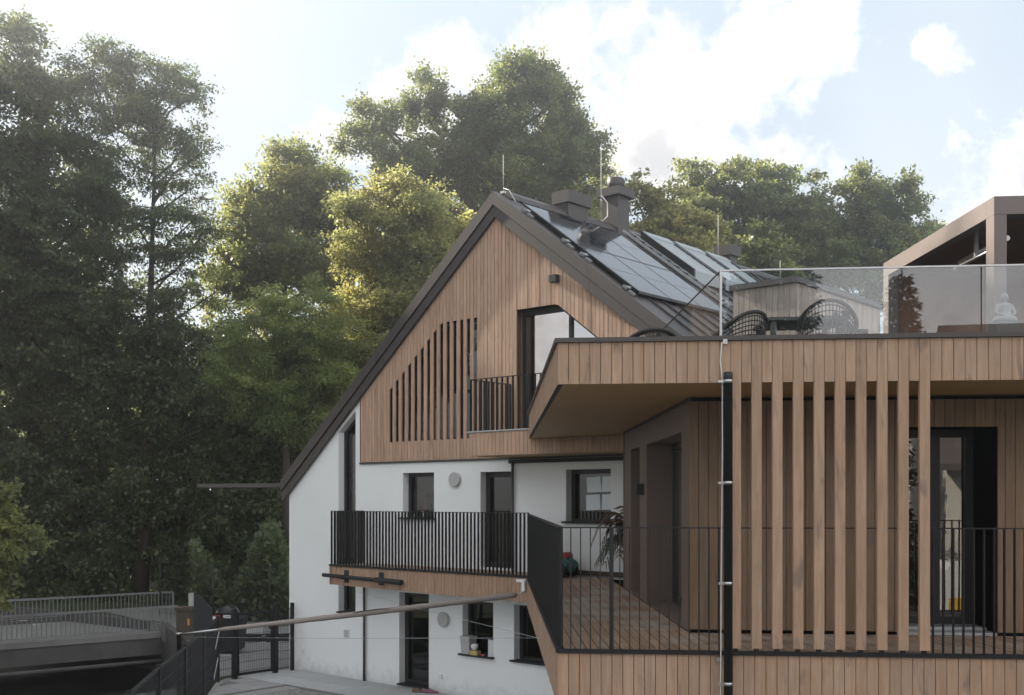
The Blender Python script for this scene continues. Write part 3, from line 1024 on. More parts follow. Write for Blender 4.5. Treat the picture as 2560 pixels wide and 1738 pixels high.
tag(cu.build('curtain', 'curtain'), 'white curtain behind the slats at the right end of the gable window', 'curtain')

# ------------------------------------------------------------------ roof
roof = node('roof', house)
LE, RE = -7.06, 5.35


def RL(t_, k, lift):   # left slope, t_ 0 at apex 1 at eave
    s = lerp(AS, LE, t_)
    return G(s, k, roofz(s, 10.36) + lift)


def roof_slab(s0, s1, top, th_, k0, k1):
    z0, z1 = roofz(s0, top), roofz(s1, top)
    return MB().prism(G, [(s0, z0 - th_), (s1, z1 - th_), (s1, z1), (s0, z0)], k0, k1)


roof_slab(LE, AS, 10.37, 0.30, 0.03, HD + 0.15).build('roof_plane', 'bronze', roof)
roof_slab(AS, RE, 10.37, 0.30, 0.03, HD + 0.15).build('roof_plane', 'bronze', roof)
# verge: two stepped bands of folded metal, in lengths
for (s0, s1) in ((LE, -3.6), (-3.6, AS), (AS, 2.33), (2.33, RE)):
    g_ = 0.003
    MB().prism(G, [(s0 + g_, roofz(s0 + g_, 10.11)), (s1 - g_, roofz(s1 - g_, 10.11)), (s1 - g_, roofz(s1 - g_, 10.385)), (s0 + g_, roofz(s0 + g_, 10.385))], -0.13, 0.028).build('verge_flashing', 'bronze', roof)
    MB().prism(G, [(s0 + g_, roofz(s0 + g_, 9.865)), (s1 - g_, roofz(s1 - g_, 9.865)), (s1 - g_, roofz(s1 - g_, 10.09)), (s0 + g_, roofz(s0 + g_, 10.09))], -0.095, -0.02).build('verge_board', 'bronze', roof)
rg = MB()
rg.prism(G, [(AS - 0.17, 10.26), (AS + 0.17, 10.27), (AS + 0.12, 10.38), (AS, 10.47), (AS - 0.12, 10.38)], 0.25, HD + 0.1)
rg.build('ridge_cap', 'bronze', roof)
k_ = 0.55
while k_ < HD:                                # standing seams, both slopes
    a0, a1 = G(AS + 0.15, k_, roofz(AS + 0.15, 10.39)), G(RE - 0.02, k_, roofz(RE - 0.02, 10.39))
    MB().bar(a0, a1, 0.018, 0.045).build('standing_seam', 'bronze', roof)
    a0, a1 = G(AS - 0.15, k_, roofz(AS - 0.15, 10.39)), G(LE + 0.02, k_, roofz(LE + 0.02, 10.39))
    MB().bar(a0, a1, 0.018, 0.045).build('standing_seam', 'bronze', roof)
    k_ += 0.53
# left eave gutter and the flat rain spout that stands out from it
MB().box(G, LE - 0.14, LE, -0.13, HD, roofz(LE, 10.37) - 0.16, roofz(LE, 10.37) - 0.04).build('gutter', 'bronze', roof)
zs = 4.44
MB().add([W(-7.82, 27.55, zs), W(-5.6, 27.4, zs), W(-5.6, 28.1, zs + 0.0), W(-7.62, 28.1, zs),
          W(-7.82, 27.55, zs + 0.09), W(-5.6, 27.4, zs + 0.10), W(-5.6, 28.1, zs + 0.10), W(-7.62, 28.1, zs + 0.09)],
         [(3, 2, 1, 0), (4, 5, 6, 7), (0, 1, 5, 4), (1, 2, 6, 5), (2, 3, 7, 6), (3, 0, 4, 7)]).build('canopy', 'bronze', roof)


def RP(s, k, lift):
    return G(s, k, roofz(s, 10.40) + lift)


def roof_box(s0, s1, k0, k1, l0, l1):
    vs = [RP(s, k, l_) for l_ in (l0, l1) for k in (k0, k1) for s in (s0, s1)]
    return MB().add(vs, [(0, 2, 3, 1), (4, 5, 7, 6), (0, 1, 5, 4), (2, 6, 7, 3), (0, 4, 6, 2), (1, 3, 7, 5)])


# solar panels: two rows of three
for r_, (s0, s1) in enumerate(((0.44, 1.835), (1.86, 3.255))):
    for c_, (k0, k1) in enumerate(((0.21, 1.275), (1.295, 2.36), (2.38, 3.445))):
        pnl = node('solar_panel', house)
        roof_box(s0, s1, k0, k1, 0.055, 0.098).build('frame', 'pv_frame', pnl)
        for (a_, b_) in ((s0 + 0.012, (s0 + s1) / 2 - 0.006), ((s0 + s1) / 2 + 0.006, s1 - 0.012)):
            MB().add([RP(a_, k0 + 0.014, 0.1005), RP(b_, k0 + 0.014, 0.1005), RP(b_, k1 - 0.014, 0.1005), RP(a_, k1 - 0.014, 0.1005)], [(0, 1, 2, 3)]).build('cell_field', 'pv', pnl)
for s_ in (0.62, 1.62, 2.06, 3.06):
    rr = node('mounting_rail', house)
    MB().bar(RP(s_, 0.06, 0.035), RP(s_, 3.5, 0.035), 0.045, 0.04).build('rail', 'galvanised', rr)
    MB().bar(RP(s_ - 0.02, 0.02, 0.04), RP(s_ + 0.07, 0.02, 0.04), 0.05, 0.05).build('clamp', 'zinc', rr)
    MB().bar(RP(s_ + 0.11, 0.02, 0.02), RP(s_ + 0.24, 0.02, 0.02), 0.06, 0.045).build('clamp', 'zinc', rr)
for s_ in (-0.55, -1.9, -3.2, -4.5, -5.9):
    zz = roofz(s_, 10.40)
    MB().bar(G(s_, -0.02, zz + 0.03), G(s_ - 0.14, -0.02, zz + 0.03 - 0.14 * SLL), 0.06, 0.06).build('snow_clamp', 'bronze_light', roof)
MB().bar(G(AS - 0.4, 0.2, roofz(AS - 0.4, 10.45)), G(LE + 0.3, 0.2, roofz(LE + 0.3, 10.45)), 0.2, 0.035, up=GK).build('mounting_rail', 'pv_frame', house)

# chimneys
def chimney(name, s0, s1, k0, k1, zt, cap, ch, flue=None):
    c_ = node(name, house)
    s_mid = 9.6
    MB().box(G, s0, s1, k0, k1, 9.55, zt).build('shaft', 'bronze_light', c_)
    MB().box(G, s0 - cap, s1 + cap, k0 - cap, k1 + cap, zt - 0.02, zt + ch).build('cap', 'bronze_light', c_)
    if flue:
        MB().lathe(G((s0 + s1) / 2, (k0 + k1) / 2, 0), [(flue, zt + ch), (flue, zt + ch + 0.25), (flue * 0.85, zt + ch + 0.27)], 18).build('flue', 'bronze_light', c_)


chimney('chimney', -0.26, 0.10, 2.11, 2.82, 10.60, 0.055, 0.245)
chimney('chimney', -0.32, 0.115, 3.92, 4.36, 11.13, 0.10, 0.165, 0.20)
chimney('chimney', -0.30, 0.09, 9.0, 9.38, 10.60, 0.07, 0.25)

# roof ladder and the two blinds over the roof windows
ld = node('roof_ladder', house)
for k_ in (3.86, 4.20):
    MB().bar(RP(0.30, k_, 0.13), RP(2.9, k_, 0.13), 0.03, 0.05).build('stringer', 'galvanised', ld)
for j in range(11):
    s_ = 0.42 + 0.23 * j
    MB().bar(RP(s_, 3.86, 0.13), RP(s_, 4.20, 0.13), 0.04, 0.03).build('rung', 'pv_frame', ld)
for (k0, k1) in ((4.46, 5.56), (5.78, 6.98), (7.2, 8.2)):
    rw = node('roof_window', house)
    roof_box(0.42, 1.84, k0 - 0.07, k0, 0.02, 0.30).build('side_frame', 'pv_frame', rw)
    roof_box(0.42, 1.84, k1, k1 + 0.07, 0.02, 0.30).build('side_frame', 'pv_frame', rw)
    roof_box(0.42, 0.58, k0, k1, 0.02, 0.31).build('hood', 'roof_blind', rw)
    roof_box(1.76, 1.84, k0, k1, 0.02, 0.27).build('bottom_rail', 'roof_blind', rw)
    for j in range(14):
        a_ = 0.59 + j * 0.083
        roof_box(a_, a_ + 0.079, k0 + 0.003, k1 - 0.003, 0.02, 0.262 + 0.006 * (j % 2)).build('blind_slat', 'roof_blind', rw)

# ------------------------------------------------------------------ balconies
def railing_bars(parent, p0, p1, z0, z1, step, dep, thk, first=True, gapfrom=None):
    """flat bars standing across the line p0-p1; shared mesh"""
    p0, p1 = Vector(p0), Vector(p1)
    L = (p1 - p0).length
    ax = (p1 - p0).normalized()
    n = max(1, int(round(L / step)))
    me, ref = None, None
    for i in range(n + 1):
        p = lerp(p0, p1, i / n)
        if me is None:
            ob = MB().bar(W(p.x, p.y, z0), W(p.x, p.y, z1), thk, dep, up=ax.cross(ZV)).build('baluster', 'black_steel', parent)
            me, ref = ob.data, p
        else:
            ob = bpy.data.objects.new('baluster', me)
            link(ob, parent)
            ob.location = (p.x - ref.x, p.y - ref.y, 0)


def rail_bar(parent, p0, p1, z, wdt, hgt, name='rail', mat='black_steel'):
    MB().bar(W(p0.x, p0.y, z), W(p1.x, p1.y, z), wdt, hgt).build(name, mat, parent)


BN, BZ = 0.95, 2.70
bal = node('balcony', house)
B_L, B_R = -4.175, 1.56
MB().box(G, B_L + 0.04, B_R + 0.1, -BN + 0.04, 0.0, BZ - 0.16, BZ - 0.03).build('slab', 'membrane', bal)
MB().box(G, B_L + 0.03, B_R, -BN + 0.03, -BN + 0.10, 2.26, BZ - 0.03).build('edge_beam', 'membrane', bal)
MB().box(G, B_L + 0.05, B_R, -BN + 0.11, -0.0, 2.36, 2.40).build('soffit', 'render', bal)
for j in range(9):
    y0 = -BN + 0.06 + j * 0.1
    MB().box(G, B_L + 0.02, B_R + 0.1, y0 + 0.003, min(y0 + 0.097, -0.005), BZ - 0.03, BZ).build('deck_board', 'deck_wood', bal)
s_ = B_L
while s_ < B_R:
    board(s_ + 0.003, min(s_ + 0.0955, B_R), lambda s: lerp(2.265, 2.21, (s - B_L) / (B_R - B_L)), BZ - 0.035, 'fascia_wood', bal, -BN - 0.002, -BN + 0.022)
    s_ += 0.0985
y_ = 0.0
while y_ < BN - 0.02:
    MB().box(G, B_L, B_L + 0.024, -y_ - 0.0955, -y_ - 0.003, 2.265, BZ - 0.035).build('board', 'fascia_wood', bal)
    y_ += 0.0985
MB().box(G, B_L - 0.02, B_R + 0.02, -BN - 0.03, -BN + 0.05, BZ - 0.03, BZ + 0.012).build('edge_trim', 'black_steel', bal)
a, b = G(B_L + 0.02, -BN + 0.02, 0), G(B_R - 0.02, -BN + 0.02, 0)
rail_bar(bal, a, b, 3.885, 0.05, 0.012)
railing_bars(bal, a, b, BZ, 3.88, 0.0985, 0.05, 0.010)
a, b = G(B_L + 0.02, -BN + 0.02, 0), G(B_L + 0.02, -0.02, 0)
rail_bar(bal, a, b, 3.885, 0.05, 0.012)
railing_bars(bal, a, b, BZ, 3.88, 0.0985, 0.05, 0.010)

ub = node('upper_balcony', house)
UN, UL, UR = 1.2, 0.27, 4.35
MB().box(G, UL + 0.03, UR, -UN + 0.03, -0.015, 5.02, 5.40).build('slab', 'membrane', ub)
MB().box(G, UL + 0.03, UR, -UN + 0.03, -0.03, 4.985, 5.015).build('soffit', 'soffit', ub)
s_ = UL
while s_ < UR - 0.1:
    board(s_ + 0.003, s_ + 0.0955, 4.975, 5.42, 'cladding', ub, -UN - 0.002, -UN + 0.022)
    s_ += 0.0985
y_ = 0.02
while y_ < UN - 0.06:
    MB().box(G, UL, UL + 0.024, -y_ - 0.0955, -y_ - 0.003, 4.975, 5.42).build('board', 'cladding', ub)
    y_ += 0.0985
MB().box(G, UL - 0.03, 2.2, -UN - 0.03, -UN + 0.05, 5.424, 5.45).build('edge_trim', 'galvanised', ub)
a, b = G(UL + 0.03, -UN + 0.02, 0), G(2.05, -UN + 0.02, 0)
rail_bar(ub, a, b, 6.445, 0.05, 0.012)
railing_bars(ub, a, b, 5.45, 6.44, 0.13, 0.05, 0.010)
a, b = G(UL + 0.03, -UN + 0.02, 0), G(UL + 0.03, -0.03, 0)
rail_bar(ub, a, b, 6.445, 0.05, 0.012)
railing_bars(ub, a, b, 5.45, 6.44, 0.13, 0.05, 0.010)
MB().box(G, B_R - 1.3, 4.3, -0.04, 0.005, 4.86, WB - 0.05).build('wall_trim', 'bin_dark', house)
MB().box(G, 1.1, 3.6, -0.045, 0.0, BZ, BZ + 0.09).build('skirting', 'old_wood', house)

# rain pipes, lamps, vent on the wall
for s_, z0, z1 in ((0.38, BZ, 4.9), (-4.08, 0.0, 2.36)):
    MB().tube([G(s_, -0.05, z0), G(s_, -0.05, z1)], 0.03, 10).build('rain_pipe', 'bronze', house)
for s_, z_ in ((-1.25, 4.56), (-1.588, 1.60)):
    lp = node('wall_lamp', house)
    ring = [G(s_ + 0.155 * math.cos(a), -0.035, z_ + 0.155 * math.sin(a)) for a in [2 * math.pi * j / 28 for j in range(28)]]
    mb = MB()
    for k_, rr_ in ((0.01, 0.15), (-0.05, 0.16), (-0.065, 0.148)):
        mb.v += [tuple(G(s_ + rr_ * math.cos(a), k_, z_ + rr_ * math.sin(a))) for a in [2 * math.pi * j / 28 for j in range(28)]]
    for r_ in range(2):
        mb.f += [(r_ * 28 + j, r_ * 28 + (j + 1) % 28, (r_ + 1) * 28 + (j + 1) % 28, (r_ + 1) * 28 + j) for j in range(28)]
    mb.f.append(tuple(range(56, 84)))
    mb.build('shade', 'grey_plastic', lp)
sp = node('spotlight', house)
MB().box(G, 1.39, 1.56, -0.15, -0.015, 8.34, 8.48).build('body', 'bin_dark', sp)
MB().box(G, 1.43, 1.52, -0.017, 0.01, 8.36, 8.46).build('bracket', 'bin_dark', sp)
vn = node('vent', house)
MB().box(G, -4.84, -4.65, -0.012, 0.02, 0.95, 1.14).build('frame', 'white_plastic', vn)
for j in range(6):
    MB().box(G, -4.82, -4.67, -0.022, -0.008, 0.965 + 0.029 * j, 0.98 + 0.029 * j).build('slat', 'grey_plastic', vn)
for s_, z_ in ((-6.33, 0.52), (-1.68, 0.38)):
    MB().box(G, s_ - 0.04, s_ + 0.04, -0.035, 0.015, z_ - 0.04, z_ + 0.04).build('socket_cover', 'white_plastic', house)

# lightning rods along the ridge
for i, (k_, s_, z0, z1, lab) in enumerate(((0.19, AS, 10.42, 11.19, 'thin lightning rod standing on the gable peak'),
                                          (3.54, AS, 10.4, 12.2, 'tall lightning rod strapped beside the round chimney'),
                                          (8.68, AS, 10.42, 11.59, 'lightning rod beside the rearmost chimney'),
                                          (12.1, AS, 10.4, 10.97, 'short lightning rod at the far ridge end'))):
    rd = thing('lightning_rod', lab, 'rod', G(s_, k_, z0), 'lightning rods on the ridge')
    MB().tube([G(s_, k_, z0), G(s_, k_, z1)], 0.007, 6).build('rod', 'wire_white', rd)
    MB().box(lambda a, b, z: G(s_ + a, k_ + b, z), -0.05, 0.05, -0.04, 0.04, z0 - 0.03, z0 + 0.02).build('foot', 'galvanised', rd)
    if i == 0:
        MB().tube([G(AS + 0.01, 0.19, 10.5), G(AS + 0.2, 0.14, 10.42), RP(0.32, 0.12, 0.04)], 0.008, 6).build('cable', 'wire_white', rd)
    if i == 1:
        MB().tube([G(AS + 0.0, 3.54, 11.06), G(AS + 0.06, 3.7, 10.9), G(AS + 0.05, 3.72, 10.6), G(AS - 0.05, 3.6, 10.45)], 0.012, 6).build('cable', 'wire_white', rd)

# bar mounted on the balcony front and small lamp wire at the eave
aw = thing('awning_tube', 'black tube held by two brackets on the balcony front', 'tube', G(-3.4, -BN - 0.1, 2.3))
MB().tube([G(-4.28, -BN - 0.12, 2.475), G(-1.78, -BN - 0.12, 2.43)], 0.042, 12).build('tube', 'bin_dark', aw)
MB().tube([G(-2.55, -BN - 0.12, 2.445), G(-1.76, -BN - 0.12, 2.43)], 0.055, 12).build('sleeve', 'bin_dark', aw)
for s_ in (-3.62, -2.50):
    br = node('bracket', aw)
    MB().box(G, s_ - 0.07, s_ + 0.07, -BN - 0.02, -BN - 0.004, 2.33, 2.60).build('plate', 'bin_dark', br)
    MB().box(G, s_ - 0.035, s_ + 0.035, -BN - 0.17, -BN - 0.021, 2.41, 2.49).build('holder', 'bin_dark', br)

# ================================================================== terrace extension
ter = thing('terrace_extension', 'flat roofed timber clad extension with a roof terrace and a slatted front', 'building', T(2.0, 3.0, 0))
QL, QR = 0.45, 8.2
ZC, ZS, ZD = 5.69, 5.255, 2.683              # parapet top, soffit, deck
WD, WQ = 1.54, 1.977                          # recessed wall
zU = 5.42                                     # roof terrace deck


def gxy(s, k):
    p = G(s, k, 0)
    return (p.x, p.y)


def txy(q, d):
    p = T(q, d, 0)
    return (p.x, p.y)


platform = [txy(QL + 0.02, 0.02), txy(QR, 0.02), txy(QR, 7.6), gxy(8.6, 5.0), gxy(5.45, 5.0), gxy(5.45, -1.2), gxy(1.80, -1.22)]
MB().slab(platform, ZS + 0.03, zU).build('roof_slab', 'membrane', ter)
sof_p = [txy(QL + 0.05, 0.03), txy(QR, 0.03), txy(QR, 7.6), gxy(8.6, 5.0), gxy(5.45, 5.0), gxy(5.45, -1.24), gxy(1.82, -1.26)]
MB().slab(sof_p, ZS - 0.004, ZS + 0.026).build('soffit', 'soffit', ter)
# front and side upstand behind the fascia
up = MB().box(T, QL + 0.025, QR, 0.03, 0.13, ZS + 0.03, ZC - 0.045)
up.box(T, QL + 0.025, QL + 0.12, 0.13, 8.9, ZS + 0.03, ZC - 0.045)
up.build('upstand', 'membrane', ter)
cp = MB().box(T, QL - 0.035, QR, -0.035, 0.16, ZC - 0.042, ZC)
cp.build('coping', 'bronze', ter)
MB().box(T, QL - 0.035, QL + 0.15, 0.163, 8.98, ZC - 0.042, ZC).build('coping', 'bronze', ter)
MB().box(T, QL - 0.004, QL + 0.045, 0.03, 8.97, ZS - 0.012, ZS + 0.014).build('edge_trim', 'bin_dark', ter)

# fascia boards; ten of them run down as slats
fas = node('fascia', ter)
slt = node('slat_screen', ter)
BP = 0.10395
edges = [QL - 0.005 + (2.092 - QL + 0.005) / 16 * i for i in range(16)] + [2.092 + 0.0968 * j for j in range(20)]
while edges[-1] < QR:
    edges.append(edges[-1] + 0.1055)
slat_set = []
for i, (q, q1) in enumerate(zip(edges, edges[1:])):
    if 16 <= i < 36 and i % 2 == 0:
        slat_set.append((q, q1))
    else:
        MB().box(T, q + 0.003, q1 - 0.003, -0.004 + rng.uniform(-.002, .002), 0.022, ZS - 0.008, ZC - 0.045).build('board', 'fascia_wood', fas)
for q, q1 in slat_set:
    MB().box(T, q + 0.002, q1 - 0.002, -0.006, 0.036, ZD + 0.035, ZC - 0.045).build('slat', 'fascia_wood', slt)
    MB().box(T, q + 0.027, q1 - 0.027, 0.004, 0.03, ZD - 0.004, ZD + 0.034).build('slat_foot', 'black_steel', slt)
d = 0.03
while d < 8.93:
    MB().box(T, QL - 0.006 + rng.uniform(-.002, .002), QL + 0.02, d + 0.003, d + 0.101, ZS - 0.006, ZC - 0.045).build('board', 'fascia_wood', fas)
    d += BP

# deck slab, fascia and boards
dk = node('deck', ter)
dbk = t_to_gable(QL, -BN)
base = [txy(QL + 0.03, 0.03), txy(QR, 0.03), txy(QR, 6.0), txy(WQ + 0.1, 8.0), gxy(3.35, -0.02), gxy(B_R + 0.02, -0.02), gxy(B_R + 0.02, -BN + 0.02)]
MB().slab(base, 2.18, ZD - 0.032).build('deck_slab', 'membrane', dk)
q = QL - 0.005
while q < QR:
    MB().box(T, q + 0.003, q + BP - 0.003, -0.004 + rng.uniform(-.002, .002), 0.022, 2.13, ZD - 0.03).build('board', 'fascia_wood', dk)
    q += BP
d = 0.03
while d < dbk - 0.06:
    MB().box(T, QL - 0.006 + rng.uniform(-.002, .002), QL + 0.02, d + 0.003, d + 0.101, 2.13, ZD - 0.03).build('board', 'fascia_wood', dk)
    d += BP
DP = 0.1125
q = QL + 0.06
while q < QR - 0.2:
    dl = t_to_gable(q + DP / 2, -0.05) if q + DP < WQ + 0.9 else WD + 0.03
    if q > WQ - 0.02:
        dl = WD + 0.03
    n_ = 1
    cuts = [0.03]
    if dl > 3:
        cuts += [rng.uniform(3.0, 6.5)]
    cuts.append(dl)
    for a, b in zip(cuts, cuts[1:]):
        MB().box(T, q + 0.0055, q + DP - 0.0055, a + 0.003, b - 0.003, ZD - 0.03, ZD - 0.004 + rng.uniform(-.0015, .0015)).build('deck_board', 'deck_wood', dk)
    q += DP
MB().box(T, QL - 0.025, QR, -0.028, 0.05, ZD - 0.028, ZD + 0.006).build('edge_trim', 'black_steel', dk)
MB().box(T, QL - 0.025, QL + 0.05, 0.052, dbk, ZD - 0.028, ZD + 0.006).build('edge_trim', 'black_steel', dk)

# terrace railing
trl = node('railing', ter)
rail_bar(trl, T(QL + 0.03, 0.06, 0), T(QR, 0.06, 0), 3.862, 0.05, 0.012)
rail_bar(trl, T(QL + 0.03, 0.06, 0), T(QL + 0.03, dbk - 0.03, 0), 3.862, 0.05, 0.012)
railing_bars(trl, T(QL + 0.03, 0.06, 0), T(1.993, 0.06, 0), ZD, 3.857, 0.0938, 0.045, 0.010)
railing_bars(trl, T(3.981, 0.06, 0), T(3.981 + 0.0925 * 30, 0.06, 0), ZD, 3.857, 0.0925, 0.045, 0.010)
railing_bars(trl, T(QL + 0.03, 0.15, 0), T(QL + 0.03, dbk - 0.03, 0), ZD, 3.857, 0.0938, 0.045, 0.010)
MB().box(T, 0.948, 0.985, 0.04, 0.08, ZD, 3.857).build('post', 'black_steel', trl)

# recessed walls
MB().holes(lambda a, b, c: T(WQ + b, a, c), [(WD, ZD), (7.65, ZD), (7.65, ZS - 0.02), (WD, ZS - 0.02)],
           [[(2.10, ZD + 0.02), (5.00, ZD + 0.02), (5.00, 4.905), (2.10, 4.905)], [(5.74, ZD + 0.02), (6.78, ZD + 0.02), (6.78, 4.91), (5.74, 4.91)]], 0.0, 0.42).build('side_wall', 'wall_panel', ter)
MB().box(T, WQ - 0.008, WQ + 0.02, WD - 0.03, 7.65, ZS - 0.045, ZS - 0.006).build('top_trim', 'bin_dark', ter)
blk = MB()
blk.box(T, WQ + 0.02, WQ + 0.4, 7.45, 7.65, ZD, ZS - 0.02)
p_a, p_b = T(WQ, 7.65, 0), T(QR, 5.2, 0)
blk.bar(W(p_a.x, p_a.y, (ZD + ZS) / 2 - 0.01), W(p_b.x, p_b.y, (ZD + ZS) / 2 - 0.01), 0.12, ZS - ZD - 0.03)
blk.box(T, QR - 0.15, QR, WD, 6.0, ZD, ZS - 0.02)
blk.build('rear_wall', 'wall_panel', ter)
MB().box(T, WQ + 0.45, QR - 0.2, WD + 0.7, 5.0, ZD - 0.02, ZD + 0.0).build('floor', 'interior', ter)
MB().holes(T, [(WQ + 0.01, ZD), (QR, ZD), (QR, ZS - 0.02), (WQ + 0.01, ZS - 0.02)], [[(4.27, ZD + 0.01), (5.214, ZD + 0.01), (5.214, 4.915), (4.27, 4.915)]], WD + 0.02, 0.58).build('front_wall', 'membrane', ter)
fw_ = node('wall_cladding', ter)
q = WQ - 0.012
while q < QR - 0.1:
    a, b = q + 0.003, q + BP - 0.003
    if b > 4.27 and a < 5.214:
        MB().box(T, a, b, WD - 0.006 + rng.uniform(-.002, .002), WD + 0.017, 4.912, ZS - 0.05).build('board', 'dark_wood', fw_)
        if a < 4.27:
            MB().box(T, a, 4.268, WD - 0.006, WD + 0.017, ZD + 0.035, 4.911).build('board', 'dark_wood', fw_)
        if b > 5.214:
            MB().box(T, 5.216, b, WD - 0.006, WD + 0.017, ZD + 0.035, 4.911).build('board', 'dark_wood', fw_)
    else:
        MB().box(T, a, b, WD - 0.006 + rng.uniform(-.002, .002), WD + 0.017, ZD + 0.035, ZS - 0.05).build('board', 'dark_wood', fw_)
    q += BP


def tdoor(name, fr, a0, a1, z0, z1, b, mull, parent, pane='pane', fw=0.085):
    dn = node(name, parent)
    m_ = MB()
    m_.box(fr, a0, a0 + fw, b, b + 0.07, z0, z1).box(fr, a1 - fw, a1, b, b + 0.07, z0, z1)
    m_.box(fr, a0 + fw, a1 - fw, b, b + 0.07, z1 - fw, z1).box(fr, a0 + fw, a1 - fw, b, b + 0.07, z0, z0 + fw)
    for x_ in mull:
        m_.box(fr, x_ - 0.05, x_ + 0.05, b + 0.003, b + 0.067, z0 + fw, z1 - fw)
    m_.build('frame', 'window_frame', dn)
    MB().add([fr(a0 + fw, b + 0.04, z0 + fw), fr(a1 - fw, b + 0.04, z0 + fw), fr(a1 - fw, b + 0.04, z1 - fw), fr(a0 + fw, b + 0.04, z1 - fw)], [(0, 1, 2, 3)]).build('pane', pane, dn)
    return dn


SF = lambda a, b, c: T(WQ + b, a, c)
tdoor('terrace_door', SF, 2.10, 5.00, ZD + 0.02, 4.905, 0.36, (3.5,), ter)
tdoor('side_window', SF, 5.74, 6.78, ZD + 0.02, 4.91, 0.36, (), ter)
dr = tdoor('slat_window', T, 4.27, 5.214, ZD + 0.06, 4.915, WD + 0.59, (4.80,), ter, 'pane_bright')
MB().box(T, 4.275, 5.21, WD - 0.0, WD + 0.58, ZD + 0.0, ZD + 0.03).build('sill', 'galvanised', dr)
MB().box(T, 4.275, 5.21, WD + 0.25, WD + 0.58, ZD + 0.032, ZD + 0.06).build('sill_step', 'galvanised', dr)
MB().box(SF, 2.12, 4.98, 0.02, 0.36, ZD - 0.002, ZD + 0.014).build('grating', 'steel', ter)
wl = node('wall_light', ter)
MB().box(SF, 5.28, 5.44, -0.10, 0.0, 4.20, 4.36).build('body', 'bin_dark', wl)
# lower storey under the deck
MB().box(T, 1.6, QR, 1.2, 5.5, -0.2, 2.17).build('lower_wall', 'render', ter)

# glass balustrade of the roof terrace
gb = node('glass_balustrade', ter)
qs = [2.03, 4.475, 6.9]
for a, b in zip(qs, qs[1:]):
    MB().add([T(a + 0.006, 0.191, zU + 0.02), T(b - 0.006, 0.191, zU + 0.02), T(b - 0.006, 0.191, 6.345), T(a + 0.006, 0.191, 6.345)], [(0, 1, 2, 3)]).build('pane', 'balustrade_glass', gb)
MB().add([T(2.036, 0.205, zU + 0.02), T(2.036, 7.0, zU + 0.02), T(2.036, 7.0, 6.345), T(2.036, 0.205, 6.345)], [(0, 1, 2, 3)]).build('pane', 'side_glass', gb)
rail_bar(gb, T(2.02, 0.191, 0), T(6.9, 0.191, 0), 6.352, 0.024, 0.016, 'top_rail', 'steel')
rail_bar(gb, T(2.036, 0.2, 0), T(2.036, 7.0, 0), 6.352, 0.012, 0.010, 'top_rail', 'bronze_light')
MB().bar(T(2.036, 0.195, zU), T(2.036, 0.195, 6.35), 0.022, 0.022).build('corner_post', 'steel', gb)
# wood clad stair box on the roof terrace
sb = node('stair_box', ter)
SX0, SX1, SK0, SK1, SZ = 5.46, 6.61, -0.20, 3.2, 7.70
MB().box(G, SX0 + 0.02, SX1 - 0.02, SK0 + 0.02, SK1, zU, SZ - 0.04).build('core', 'membrane', sb)
s_ = SX0
while s_ < SX1 - 0.05:
    MB().box(G, s_ + 0.003, min(s_ + 0.101, SX1), SK0 - 0.004, SK0 + 0.018, zU, SZ - 0.045).build('board', 'grey_wood', sb)
    s_ += 0.104
y_ = SK0 + 0.02
while y_ < SK1 - 0.1:
    MB().box(G, SX1 - 0.018, SX1 + 0.004, y_ + 0.003, y_ + 0.101, zU, SZ - 0.045).build('board', 'grey_wood', sb)
    y_ += 0.104
MB().box(G, SX0 - 0.05, SX1 + 0.05, SK0 - 0.06, SK1, SZ - 0.042, SZ + 0.05).build('flat_roof', 'bronze', sb)
# inner parapet wall in the corner beside the stair box (pale)
MB().box(G, 3.4, 5.44, -0.06, -0.02, zU, 5.45).build('flashing', 'bronze', ter)

# ================================================================== things on and around the building
# black round pole with steel clamps in front of the terrace
pole = thing('round_pole', 'black round pole with steel clamps in front of the terrace slats', 'pole', T(2.04, -0.13, 0))
MB().lathe(T(2.04, -0.13, 0), [(0.042, 0.0), (0.042, 5.24), (0.043, 5.24), (0.043, 5.33), (0.03, 5.335)], 20).build('shaft', 'bin_dark', pole)
MB().box(T, 1.93, 2.14, -0.24, -0.02, 0.0, 0.02).build('base_plate', 'black_steel', pole)
for z_ in (5.245, 4.29, 3.345, 2.40):
    cl = node('clamp', pole)
    MB().lathe(T(2.04, -0.13, z_ - 0.016), [(0.0455, 0.0), (0.0455, 0.032)], 20).build('band', 'steel', cl)
    MB().box(T, 1.945, 2.0, -0.145, -0.115, z_ - 0.012, z_ + 0.012).build('lug', 'steel', cl)
wr = thing('earthing_wire', 'pale lightning conductor wire running down beside the black pole', 'wire', T(1.985, -0.06, 0))
MB().tube([T(2.02, -0.045, ZC - 0.06), T(1.995, -0.055, ZC - 0.075), T(1.982, -0.06, 5.45), T(1.992, -0.10, 5.25), T(1.987, -0.13, 4.6), T(1.982, -0.13, 4.0),
           T(1.975, -0.13, 3.3), T(1.972, -0.13, 2.5), T(1.966, -0.13, 1.4), T(1.966, -0.13, 0.0)], 0.0055, 6).build('cable', 'wire_white', wr)
MB().box(T, 2.01, 2.05, -0.052, -0.036, ZC - 0.08, ZC - 0.035).build('clip', 'steel', wr)
MB().box(T, 1.945, 1.985, -0.05, -0.005, 2.60, 2.635).build('clip', 'steel', wr)

